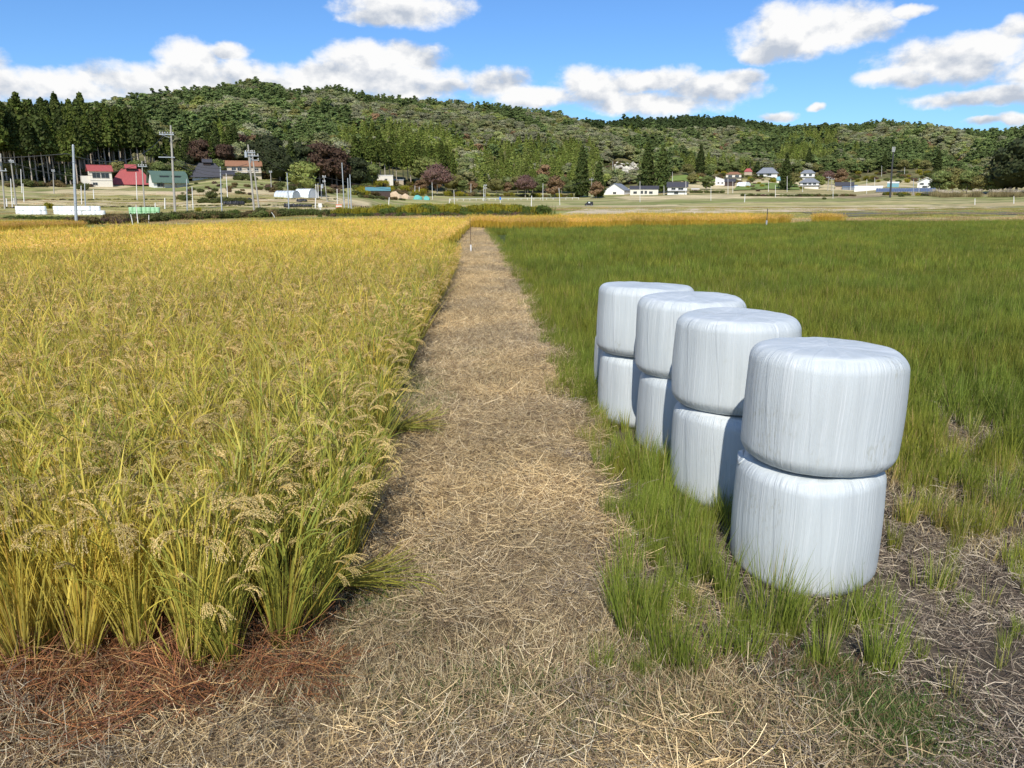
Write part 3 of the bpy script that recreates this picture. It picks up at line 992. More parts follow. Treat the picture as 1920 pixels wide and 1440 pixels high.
        tiles.append(proto(big, 'rice_patch', i, M_RICE_I))
    xs, ys = np.meshgrid(np.arange(-60, 45, 1.7), np.arange(18, 75, 1.62)); xs = xs.ravel(); ys = ys.ravel()
    xs = xs + rng.normal(0, .1, len(xs)); r_ = np.hypot(xs, ys)
    left = (xs < path_l(ys) - .9) & (ys < far_edge_left(xs) - .2) & (r_ > 25.2)
    band = (xs >= path_l(ys) - .9) & (ys > yg_edge(xs) + .4) & (ys < far_edge_left(xs)) & (xs < gp(1545, 408, .5)[0])
    k = left | band; xs, ys = xs[k], ys[k]; n = len(xs); band = band[k]
    tint = rice_tint(xs, ys) * np.where(band[:, None], np.array((.90, .84, .8)), 1)
    rz = rng.integers(0, 4, n) * math.pi / 2 + rng.normal(0, .1, n)
    sc = rng.uniform(.97, 1.12, n)
    scatter('far_rice_field', np.stack([xs, ys, T(xs, ys) - .02], 1), rz, sc, tint, rng.integers(0, 5, n), tiles,
            'bright yellow ripe rice at the far end of the paddy', 'rice')
    # small yellow field beyond the road, left
    _ya, _yb = gp(0, 433), gp(140, 427.5)
    xs, ys = np.meshgrid(np.arange(-90, -14, 1.6), np.arange(40, 100, 1.6)); xs = xs.ravel(); ys = ys.ravel()
    k = (ys > np.interp(xs, [_ya[0], _yb[0]], [_ya[1], _yb[1]]) + 2.6) & (ys < np.interp(xs, [_ya[0], _yb[0]], [_ya[1], _yb[1]]) + 17) & (xs / ys < math.tan(bearing(138, 425)))
    xs, ys = xs[k], ys[k]; n = len(xs)
    pts = np.stack([xs, ys, T(xs, ys) - .1], 1)
    scatter('roadside_rice_field', pts, rng.integers(0, 4, n) * math.pi / 2., np.full(n, .95), np.tile((1.1, .9, .7), (n, 1)), rng.integers(0, 5, n), [p.copy() for p in tiles],
            'small strip of yellow rice beyond the road at the far left', 'rice')


build_rice()


# ------------------------------------------------------------------ green field on the right
G1 = np.array((.14, .205, .028)); G2 = np.array((.255, .30, .046)); G0 = np.array((.07, .12, .015))


def grass_tile(seed, size, n, h, w, K=3, dry=.04, cspread=.0):
    r2 = np.random.default_rng(seed); g = Geo()
    nc = max(1, int(n / 22))
    cx = r2.uniform(-size / 2, size / 2, nc); cy = r2.uniform(-size / 2, size / 2, nc)
    k = r2.integers(0, nc, n)
    b = np.stack([cx[k] + r2.normal(0, .03, n), cy[k] + r2.normal(0, .03, n), np.full(n, -.01)], 1)
    hh = h * (.5 + .55 * r2.random(nc))[k] * r2.uniform(.6, 1.1, n)
    c = lerp(G1, G2, r2.random(n)) * r2.uniform(.7, 1.15, (n, 1)) * r2.uniform(.72, 1.3, (nc, 1))[k]
    d = r2.random(n) < dry; hh = np.where(d, hh * 1.2, hh); c[d] = np.array((.38, .31, .13)) * r2.uniform(.7, 1.1, (d.sum(), 1))
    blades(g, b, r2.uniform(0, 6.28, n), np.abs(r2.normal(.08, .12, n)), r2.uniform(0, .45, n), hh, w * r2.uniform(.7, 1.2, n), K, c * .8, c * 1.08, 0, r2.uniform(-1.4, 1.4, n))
    return g


def tuft_geo(seed, n, h, rad, dry=.08, wide=.0046):
    r2 = np.random.default_rng(seed); g = Geo()
    az = r2.uniform(0, 6.28, n); rr = rad * np.sqrt(r2.random(n))
    b = np.stack([np.cos(az) * rr, np.sin(az) * rr, np.full(n, -.01)], 1)
    c = lerp(G1, G2, r2.random(n)) * r2.uniform(.85, 1.4, (n, 1))
    d = r2.random(n) < dry; c[d] = np.array((.50, .42, .18))
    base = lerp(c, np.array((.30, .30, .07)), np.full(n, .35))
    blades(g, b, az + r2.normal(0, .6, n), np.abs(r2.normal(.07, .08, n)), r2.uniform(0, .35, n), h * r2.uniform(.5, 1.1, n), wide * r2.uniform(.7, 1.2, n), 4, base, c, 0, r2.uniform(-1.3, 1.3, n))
    return g


def green_density(x, y):
    d = sstep(-.06, .1, x - path_r(y))
    # thins out towards the camera, bare wheel-worn patches on the right
    lim = 6.6 - 0.0 * x
    front = sstep(5.2, 7.4, y + .3 * np.clip(1.5 - x, -.6, 1))
    patch = sstep(.50, .62, fbm(x / 1.3 + 9, y / 1.9, 41, 3))
    bare = sstep(2.3, 3.0, x) * sstep(8.4, 6.4, y)
    bare2 = np.exp(-(((x - 4.3) / .9) ** 2 + ((y - 10.8) / .9) ** 2))
    bare3 = np.exp(-(((x - 3.0) / .5) ** 2 + ((y - 14.5) / 1.2) ** 2))
    return d * front * (1 - .85 * bare * (1 - patch)) * (1 - .9 * bare2) * (1 - .8 * bare3)


def build_green():
    # near: 0.5 m tiles
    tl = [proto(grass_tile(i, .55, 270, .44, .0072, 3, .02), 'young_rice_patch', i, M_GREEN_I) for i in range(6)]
    xs, ys = np.meshgrid(np.arange(-1, 24, .42), np.arange(4.2, 22, .42)); xs = xs.ravel(); ys = ys.ravel()
    xs = xs + rng.normal(0, .08, len(xs)); ys = ys + rng.normal(0, .08, len(ys))
    d = green_density(xs - .12, ys)
    bal = np.ones(len(xs), bool)
    for u, l in STACKS:
        bal &= np.hypot(xs - l[0], ys - l[1]) > .72
    bal &= np.hypot(xs - 1.46, ys - 8.98) > .72
    k = (rng.random(len(xs)) < d) & bal
    xs, ys = xs[k], ys[k]; n = len(xs)
    h = .72 + .5 * fbm(xs / 1.6, ys / 1.6, 50)
    tint = np.tile((1, 1, 1), (n, 1)) * (.8 + .4 * fbm(xs / 3, ys / 3, 51))[:, None]
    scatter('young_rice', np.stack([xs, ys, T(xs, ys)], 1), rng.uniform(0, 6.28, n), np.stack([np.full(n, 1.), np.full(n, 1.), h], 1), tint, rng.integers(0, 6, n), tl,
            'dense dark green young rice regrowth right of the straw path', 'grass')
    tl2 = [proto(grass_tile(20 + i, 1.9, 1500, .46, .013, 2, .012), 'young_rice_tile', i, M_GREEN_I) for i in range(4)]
    xs, ys = np.meshgrid(np.arange(-4, 80, 1.55), np.arange(21.5, 80, 1.55)); xs = xs.ravel(); ys = ys.ravel()
    k = (xs - .95 > path_r(ys) - .25) & (ys < yg_edge(xs) + .2) & (xs < ys * .85 + 6)
    xs, ys = xs[k], ys[k]; n = len(xs)
    tint = np.tile((1.0, 1.0, 1), (n, 1)) * (.8 + .4 * fbm(xs / 5, ys / 5, 51))[:, None]
    scatter('far_young_rice', np.stack([xs, ys, T(xs, ys)], 1), rng.integers(0, 4, n) * math.pi / 2., np.stack([np.ones(n), np.ones(n), .85 + .3 * rng.random(n)], 1), tint, rng.integers(0, 4, n), tl2,
            'dark green young rice stretching back to the yellow band', 'grass')
    # edge filler so the rim along the path stays even at distance
    ye = np.arange(8, 52, .4); xe = path_r(ye) + .17 + rng.normal(0, .05, len(ye)); n = len(ye)
    scatter('young_rice_rim', np.stack([xe, ye, T(xe, ye)], 1), rng.uniform(0, 6.28, n), np.stack([np.full(n, .9), np.full(n, .9), np.full(n, .85)], 1), np.tile((1, 1, 1), (n, 1)), rng.integers(0, 6, n), [p.copy() for p in tl],
            'green rice leaning over the right rim of the path', 'grass')
    # single tufts round the bales
    TM = [tuft_geo(70 + i, 80 + 16 * i, .42 + .03 * i, .06 + .008 * i).mesh('tuft_blades', M_GREEN) for i in range(5)]
    TS = [tuft_geo(90 + i, 22, .34, .05, .35).mesh('tuft_blades', M_GREEN) for i in range(3)]
    spots = [(1185, 1215, 1.15, 0, 'tall bright green tuft alone at the left front of the bales, nearest the path'),
             (1165, 1170, 1.0, 1, 'green tuft just behind the tall one at the path side'),
             (1215, 1180, 1.0, 2, 'green tuft in the shade right of the path-side tufts'),
             (1125, 1290, .5, 3, 'low rounded green tuft at the path edge in the foreground'),
             (1200, 1300, .42, 4, 'low pale green tuft right of the rounded one'),
             (1255, 1270, .95, 3, 'dense yellow-green tuft in front of the second stack'),
             (1290, 1290, .85, 1, 'yellow-green tuft with a dry stalk at its foot'),
             (1350, 1245, .9, 0, 'green tuft left of the nearest bottom bale'),
             (1400, 1250, .8, 2, 'thin green tuft below the left corner of the nearest bottom bale'),
             (1440, 1180, .95, 4, 'dark green tuft touching the left front of the nearest bottom bale'),
             (1480, 1190, .9, 1, 'dark green tuft before the middle of the nearest bottom bale'),
             (1540, 1255, .75, 2, 'sparse green tuft with yellow stem bases before the bale'),
             (1620, 1180, .9, 0, 'thin tuft rising against the right half of the nearest bottom bale'),
             (1650, 1260, .85, 3, 'upright dark green tuft right of the bale front'),
             (1705, 1230, .6, 'd', 'pale yellowing stubble tuft right of the nearest bale'),
             (1580, 1110, .8, 'd', 'few thin stalks crossing the face of the bottom bale'),
             (1360, 1120, 1.0, 0, 'tall green tuft hiding the foot of the second stack'),
             (1310, 1090, 1.0, 1, 'green tuft left of the foot of the second stack'),
             (1270, 1020, 1.0, 2, 'green tuft against the second bottom bale'),
             (1235, 930, 1.05, 3, 'green tuft against the third bottom bale'),
             (1200, 905, 1.0, 4, 'green tuft between the third and fourth stacks'),
             (1165, 880, 1.0, 0, 'green tuft beside the fourth bottom bale'),
             (1130, 900, .95, 1, 'green tuft on the path rim level with the fourth stack'),
             (1195, 985, .9, 2, 'pale green tuft growing from straw left of the second stack'),
             (1780, 1310, .75, 'd', 'yellowing stubble tuft on bare soil at the lower right'),
             (1875, 1255, .7, 'd', 'thin yellow stubble tuft near the right edge of the picture'),
             (1720, 1100, .7, 'd', 'stubble tuft right of the bottom bale, level with its foot'),
             (1800, 1010, .8, 'd', 'greenish stubble tuft on the soil right of the bales'),
             (1880, 960, .9, 2, 'green tuft at the right edge below the bare patch'),
             (1750, 960, .8, 'd', 'stubble tuft in trampled straw right of the lower bale')]
    for i, (px, py, s, k, lab) in enumerate(spots):
        x, y = gp(px, py, .0); z = float(T(x, y))
        me = TS[i % 3] if k == 'd' else TM[k]
        o = bpy.data.objects.new('grass_tuft', me); link(o); o.location = (x, y, z); o.rotation_euler = (0, 0, i * 1.7); o.scale = (s * 1.1, s * 1.1, s * .95)
        tag(o, lab, 'grass tuft', 'green tufts growing round the bales')
    # more loose tufts, uncountable
    pr = [proto(tuft_geo(200 + i, 46 + 9 * i, .34, .06, .10), 'loose_tuft', i, M_GREEN_I) for i in range(4)]
    pr += [proto(tuft_geo(220 + i, 16, .24, .06, .6), 'loose_tuft', 4 + i, M_GREEN_I) for i in range(2)]
    N = 9500
    xs = rng.uniform(.3, 9, N); ys = rng.uniform(2.9, 12, N)
    wgt = sstep(.0, .3, xs - path_r(ys)) * (.10 + .6 * sstep(.38, .55, fbm(xs / .8, ys / .8, 61, 2)) * sstep(3.5, 5.4, ys))
    strip_ = sstep(.38, .62, xs + .12 * np.sin(ys * 4) - .28 * sstep(4.1, 4.7, ys)) * sstep(1.75 - .1 * ys, 1.45 - .1 * ys, xs - .35 - .5 * (ys < 4.1)) * (ys > 3.3) * (ys < 9) * (.35 + .65 * sstep(.35, .5, fbm(xs / .4, ys / .4, 62, 2)))     # belt between path and bales
    wgt = np.maximum(wgt * np.where(ys > 3.6, 1, .25) * np.where((xs > 2.4) & (ys < 5.5), .9, 1.1), strip_ * .62)
    k = rng.random(N) < wgt
    for u, l in STACKS: k &= np.hypot(xs - l[0], ys - l[1]) > .53
    xs, ys = xs[k], ys[k]; n = len(xs)
    idx = np.where((xs > 2.3) & (rng.random(n) < .55), rng.integers(4, 6, n), rng.integers(0, 4, n))
    s = rng.uniform(.45, 1.0, n) * np.where(ys < 3.6, .55, 1)
    scatter('loose_grass', np.stack([xs, ys, T(xs, ys)], 1), rng.uniform(0, 6.28, n), s, np.tile((1, 1, 1), (n, 1)) * rng.uniform(.8, 1.2, (n, 1)), idx, pr,
            'thin green shoots scattered among straw around the bales', 'grass')


build_green()


# ------------------------------------------------------------------ straw, dead weeds, low green weeds
def straw_tile(seed, size, n, pal, L=(.06, .3), w=(.0016, .0038), lift=.035, K=3, comb=None):
    r2 = np.random.default_rng(seed); g = Geo()
    b = np.stack([r2.uniform(-size / 2, size / 2, n), r2.uniform(-size / 2, size / 2, n), r2.uniform(-.004, lift, n) ** 1.0], 1)
    az = r2.uniform(0, 6.28, n) if comb is None else r2.normal(comb, .7, n)
    th = r2.normal(math.pi / 2 - .06, .16, n)
    pal = np.array(pal); c = pal[r2.integers(0, len(pal), n)] * r2.uniform(.7, 1.2, (n, 1))
    Ls = r2.uniform(L[0], L[1], n) * r2.uniform(.5, 1, n)
    blades(g, b, az, th, r2.normal(.1, .7, n), Ls, r2.uniform(*w, n), K, c, c, 0, r2.uniform(-1.2, 1.2, n), taper=False)
    return g


S_TAN = [(.74, .60, .35), (.62, .49, .27), (.80, .68, .44), (.50, .38, .21), (.66, .52, .29), (.34, .25, .15), (.20, .145, .09)]
S_GREY = [(.44, .38, .29), (.34, .28, .20), (.55, .48, .37), (.24, .19, .15), (.16, .12, .095)]
S_RED = [(.26, .105, .045), (.19, .075, .04), (.34, .155, .06), (.12, .055, .035), (.42, .27, .12)]


def build_straw():
    def mk(nm, seed, pal, **k): return [proto(straw_tile(seed + i, .6, k.get('n', 1050), pal, k.get('L', (.04, .24)), k.get('w', (.0012, .0028)), k.get('lift', .035)), nm, i, M_STRAW_I) for i in range(4)]
    tan = mk('dry_straw_patch', 400, S_TAN)
    def grid(x0, x1, y0, y1, st):
        xs, ys = np.meshgrid(np.arange(x0, x1, st), np.arange(y0, y1, st)); xs = xs.ravel(); ys = ys.ravel()
        return xs + rng.normal(0, st * .2, len(xs)), ys + rng.normal(0, st * .2, len(ys))
    xs, ys = grid(-4.5, 4.5, 2.0, 62, .36)
    on_path = (xs > path_l(ys) - .05) & (xs < path_r(ys) + .02) & (ys > 3.4)
    fg = (ys < 3.9) & (xs > -1.0 - .3 * (3.2 - ys)) & (xs < 1.1) | (ys < 2.6) & (xs < 1.5)
    k = on_path | fg
    xs, ys = xs[k], ys[k]; n = len(xs)
    t = np.where(ys < 4.2, .38 + 1.15 * fbm(xs / .55, ys / .5, 71, 3), .70 + .56 * fbm(xs / .7, ys / .9, 71, 3))[:, None] * lerp(np.array((1.1, 1.04, .96)), np.array((.92, .90, .92)), sstep(.45, .6, fbm(xs / 1.1, ys / 1.1, 73)))
    scatter('dry_straw', np.stack([xs, ys, T(xs, ys) + .004], 1), np.stack([rng.normal(0, .07, n), rng.normal(0, .07, n), rng.uniform(0, 6.28, n)], 1), rng.uniform(.85, 1.15, n), t, rng.integers(0, 4, n), tan,
            'mown dry straw covering the path between the paddies', 'straw')
    grey = mk('grey_straw_patch', 420, S_GREY, n=620, w=(.0013, .0032), L=(.03, .16), lift=.04)
    xs, ys = grid(.5, 11, 2.0, 12.5, .38)
    k = ((xs > path_r(ys) - .1) | ((ys < 3.4) & (xs > .9))) & (green_density(xs, ys) < .75)
    keep = fbm(xs / .8, ys / .8, 81, 2) > .36
    k &= keep
    xs, ys = xs[k], ys[k]; n = len(xs)
    scatter('chopped_straw', np.stack([xs, ys, T(xs, ys) + .004], 1), np.stack([rng.normal(0, .1, n), rng.normal(0, .1, n), rng.uniform(0, 6.28, n)], 1), rng.uniform(.85, 1.15, n), np.tile((1, .97, .93), (n, 1)) * (.7 + .55 * fbm(xs, ys, 83))[:, None], rng.integers(0, 4, n), grey,
            'chopped grey straw trampled into dark soil right of the bales', 'straw')
    # pale tangle at lower left
    pale = mk('pale_straw_patch', 440, [(.66, .54, .36), (.50, .39, .24), (.30, .22, .14), (.76, .66, .46), (.17, .12, .08)], n=1000, w=(.0009, .0021), L=(.04, .24), lift=.05)
    xs, ys = grid(-3.6, .4, 2.2, 3.35, .34)
    k = (ys < 2.62 + .10 * np.sin(xs * 5))
    xs, ys = xs[k], ys[k]; n = len(xs)
    scatter('bleached_straw', np.stack([xs, ys, T(xs, ys) + .01], 1), np.stack([rng.normal(0, .1, n), rng.normal(0, .1, n), rng.uniform(0, 6.28, n)], 1), rng.uniform(.85, 1.2, n), np.tile((1, 1, 1), (n, 1)) * rng.uniform(.65, 1.05, (n, 1)), rng.integers(0, 4, n), pale,
            'tangled bleached straw along the lower left edge', 'straw')
    # reddish dead weeds
    red = [proto(straw_tile(460 + i, .5, 900, S_RED, (.08, .32), (.0012, .0026), .05), 'red_weed_patch', i, M_STRAW_I) for i in range(3)]
    xs, ys = grid(-4.2, -.9, 2.8, 4.6, .26)
    k = (xs < -.98 + .15 * np.sin(ys * 6)) & (ys < front_edge(xs) + .75) & (ys > 2.84 + .12 * np.sin(xs * 4))
    xs, ys = xs[k], ys[k]; n = len(xs)
    scatter('reddish_dead_weeds', np.stack([xs, ys, T(xs, ys) + .01], 1), np.stack([rng.normal(0, .25, n), rng.normal(0, .25, n), rng.uniform(0, 6.28, n)], 1), rng.uniform(.8, 1.2, n), np.tile((1, 1, 1), (n, 1)) * rng.uniform(.7, 1.3, (n, 1)), rng.integers(0, 3, n), red,
            'reddish brown dead weeds under the front rice plants', 'weeds')
    # standing dry stubble and low green weeds
    def low(seed, n, h, pal, size=.4, w=.003):
        r2 = np.random.default_rng(seed); g = Geo(); pal = np.array(pal)
        b = np.stack([r2.normal(0, size / 2, n), r2.normal(0, size / 2, n), np.full(n, -.005)], 1)
        c = pal[r2.integers(0, len(pal), n)] * r2.uniform(.7, 1.2, (n, 1))
        blades(g, b, r2.uniform(0, 6.28, n), np.abs(r2.normal(.5, .4, n)), r2.uniform(0, 1.0, n), h * r2.uniform(.4, 1.1, n), w, 3, c, c, 0, r2.uniform(-1.2, 1.2, n))
        return g
    gw = [proto(low(500 + i, 420, .09, [(.09, .17, .03), (.13, .20, .05), (.07, .13, .03), (.32, .27, .14)]), 'low_weed_patch', i, M_STRAW_I) for i in range(3)]
    gw += [proto(low(510 + i, 300, .13, [(.60, .49, .28), (.48, .37, .21), (.66, .56, .35), (.32, .23, .13)]), 'low_weed_patch', 3 + i, M_STRAW_I) for i in range(3)]
    gw += [proto(low(520 + i, 330, .10, [(.16, .09, .05), (.24, .14, .08), (.10, .13, .04), (.3, .22, .13)]), 'low_weed_patch', 6 + i, M_STRAW_I) for i in range(2)]
    P = []
    def spot(px, py, rx, ry, n, kinds, s=1.0):
        for _ in range(n):
            x, y = gp(px + rng.normal(0, rx), py + rng.normal(0, ry))
            P.append((x, y, rng.choice(kinds), s * (1.3 if y < 4.2 else 1) * rng.uniform(.6, 1.15)))
    spot(778, 735, 16, 42, 44, [0, 1, 2], 1.05); spot(870, 690, 25, 12, 10, [0, 1], .8); spot(945, 745, 30, 14, 12, [6, 7, 4], .9)
    spot(690, 1165, 60, 22, 14, [0, 1, 4], .6); spot(960, 1395, 90, 35, 26, [0, 1, 2, 7], .7); spot(1160, 1400, 120, 35, 26, [0, 1, 2, 7], .7)
    spot(1640, 1395, 70, 28, 34, [0, 1, 2], .7); spot(1480, 1350, 90, 30, 26, [6, 7, 1], .8); spot(1100, 1350, 160, 45, 40, [6, 7, 4, 3], .8)
    spot(1330, 1400, 160, 40, 30, [3, 4, 6, 7], .8); spot(800, 1300, 200, 60, 36, [3, 4, 5], .8); spot(820, 1075, 10, 8, 3, [0], .45)
    spot(660, 1200, 70, 40, 26, [4, 5, 0, 1], .6); spot(560, 1330, 160, 40, 30, [3, 5, 6, 7], .7); spot(250, 1390, 160, 30, 24, [5, 6, 7], .8); spot(950, 745, 12, 8, 3, [6], .8); spot(1000, 1230, 60, 30, 14, [3, 4, 5], .8)
    spot(900, 1000, 130, 120, 40, [3, 4, 5, 5], .6); spot(1160, 1340, 60, 20, 8, [0, 1], .7)
    spot(1750, 900, 90, 60, 26, [3, 5, 0], 1.); spot(1840, 760, 60, 30, 18, [3, 4, 5], 1.3); spot(1400, 545, 25, 20, 8, [3, 4, 5], 2.2)
    A = np.array([(p[0], p[1]) for p in P]); n = len(A)
    scatter('low_weeds', np.stack([A[:, 0], A[:, 1], T(A[:, 0], A[:, 1])], 1), rng.uniform(0, 6.28, n), [p[3] for p in P], np.tile((1, 1, 1), (n, 1)) * rng.uniform(.8, 1.15, (n, 1)), [p[2] for p in P], gw,
            'low green and brown weeds growing through the straw', 'weeds')


build_straw()


# ------------------------------------------------------------------ trees
def leaf_tris(g, cen, nor, size, c, r2, m=0, elong=1.0):
    n = len(cen)
    nor = nor + r2.normal(0, .55, (n, 3)); nor /= np.linalg.norm(nor, axis=1, keepdims=True)
    a = np.cross(nor, r2.normal(size=(n, 3))); a /= np.linalg.norm(a, axis=1, keepdims=True) + 1e-9
    b = np.cross(nor, a)
    size = np.broadcast_to(size, (n,))[:, None]
    v = np.stack([cen + a * size, cen + b * size * .8 * elong, cen - a * size * .8, cen - b * size * .8 * elong], 1).reshape(-1, 3)
    g.add(v, np.arange(n * 4).reshape(n, 4), np.repeat(c, 4, axis=0), m)


def ico(sub=1):
    import bmesh
    bm = bmesh.new(); bmesh.ops.create_icosphere(bm, subdivisions=sub, radius=1)
    v = np.array([x.co[:] for x in bm.verts]); f = np.array([[q.index for q in x.verts] for x in bm.faces]); bm.free()
    return v, f


ICO = ico(2)


def lobe(g, c, r, n, size, colr, r2, m=0, flat=1.0, core=True):
    d = r2.normal(size=(n, 3)); d /= np.linalg.norm(d, axis=1, keepdims=True)
    d[:, 2] = np.abs(d[:, 2]) * .9 - .18 * r2.random(n)
    rad = np.array([r[0], r[1], r[2]])
    p = np.array(c) + d * rad * r2.uniform(.78, 1.28, (n, 1))
    cc = np.asarray(colr) * r2.uniform(.75, 1.25, (n, 1)) * (1 + r2.normal(0, .06, (n, 3)))
    leaf_tris(g, p, d / rad * rad.mean(), size * r2.uniform(.7, 1.3, n), cc, r2, m)
    if core:
        v = ICO[0] * (1 + .18 * r2.normal(size=(len(ICO[0]), 1))) * rad * .74 + np.array(c)
        g.add(v, ICO[1], np.asarray(colr) * r2.uniform(.8, 1.1, (len(v), 1)), m)


def crown_broad(seed, h, w, trunk_h, colr, nl=14, dens=70, leaf=.42):
    """rounded crown built from many leafy lobes"""
    r2 = np.random.default_rng(seed); g = Geo()
    ch = h - trunk_h
    for k in range(nl):
        a = r2.uniform(0, 6.28); t = r2.random() ** .8
        rr = w * .5 * math.sqrt(max(0, 1 - (2 * t - .85) ** 2 * .8)) * r2.uniform(.3, .72)
        z = trunk_h + ch * (.18 + .64 * t)
        s = w * r2.uniform(.19, .31)
        lobe(g, (math.cos(a) * rr, math.sin(a) * rr, z), (s, s, s * r2.uniform(.6, .85)), dens, leaf, np.array(colr) * r2.uniform(.82, 1.2), r2)
    return g


def crown_cedar(seed, h, w, bare, colr, tiers=17, leaf=.5, per=8):
    """tall narrow cedar: drooping boughs in tiers, ragged outline"""
    r2 = np.random.default_rng(seed); g = Geo()
    for i in range(tiers):
        t = (i + r2.uniform(-.3, .3)) / tiers; t = max(0, min(.99, t))
        z = h * (bare + (1 - bare) * t)
        rad = w * .5 * (1 - t) ** .62 * (1.0 if t > .12 else .75 + t * 2) * r2.uniform(.85, 1.12)
        n = max(4, int(per * (1 - .5 * t)))
        for k in range(n):
            a = 6.28 * k / n + r2.uniform(-.4, .4) + i
            q = rad * r2.uniform(.6, 1.0); s = max(.35, rad * .42)
            lobe(g, (math.cos(a) * q * .72, math.sin(a) * q * .72, z - .12 * q), (s, s, s * .85), 16, leaf, np.array(colr) * r2.uniform(.8, 1.2), r2, core=False)
    # inner foliage
    N = 14; V = []; 
    for i in range(N + 1):
        t = i / N; z = h * (bare + .02 + (1 - bare) * .97 * t); rad = w * .5 * (1 - t) ** .62 * .62
        for k in range(9):
            a = 6.28 * k / 9 + i * .3
            V.append((math.cos(a) * rad * r2.uniform(.8, 1.15), math.sin(a) * rad * r2.uniform(.8, 1.15), z + r2.uniform(-.2, .2)))
    g.add(V, [(i * 9 + k, i * 9 + (k + 1) % 9, (i + 1) * 9 + (k + 1) % 9, (i + 1) * 9 + k) for i in range(N) for k in range(9)], np.array(colr) * .9)
    d = r2.normal(size=(40, 3)); p = np.stack([d[:, 0] * .12, d[:, 1] * .12, h * r2.uniform(.96, 1.01, 40)], 1)
    leaf_tris(g, p, d, .22, np.tile(np.array(colr), (40, 1)), r2)
    return g


def crown_pine(seed, h, w, trunk_h, colr, n=16, leaf=.4):
    r2 = np.random.default_rng(seed); g = Geo()
    for k in range(n):
        t = (k + .5) / n; a = r2.uniform(0, 6.28); rr = w * .42 * (1 - t) ** .5 * r2.uniform(.3, 1)
        z = trunk_h + (h - trunk_h) * (.1 + .85 * t)
        s = w * r2.uniform(.16, .26) * (1.15 - .5 * t)
        lobe(g, (math.cos(a) * rr, math.sin(a) * rr, z), (s, s, s * .5), 52, leaf, np.array(colr) * r2.uniform(.8, 1.2), r2)
    return g


def trunk_geo(h, r0, seed=0, limbs=5, top=.8):
    r2 = random.Random(seed); g = Geo()
    pts = [(0, 0, -.6)]; x = y = 0
    for k in range(1, 6):
        x += r2.uniform(-.02, .02) * h * .3; y += r2.uniform(-.02, .02) * h * .3
        pts.append((x, y, h * top * k / 5))
    g.tube(pts, [r0 * (1.15 - .16 * k) for k in range(6)], 7)
    for k in range(limbs):
        z = h * r2.uniform(.4, .7) * top; a = r2.uniform(0, 6.28); L = h * r2.uniform(.16, .28)
        g.tube([(0, 0, z), (math.cos(a) * L * .5, math.sin(a) * L * .5, z + L * .35), (math.cos(a) * L, math.sin(a) * L, z + L * .8)], [r0 * .4, r0 * .25, r0 * .1], 5)
    return g


WHITE = (1, 1, 1)
C_CEDAR = (.060, .080, .020); C_CEDAR_L = (.115, .145, .026); C_BROAD = (.145, .175, .055); C_GREY = (.20, .20, .115); C_PINE = (.105, .138, .046); C_LIGHT = (.20, .225, .06)
C_RED = (.165, .10, .08); C_RUST = (.22, .14, .075); C_OLIVE = (.175, .165, .055)


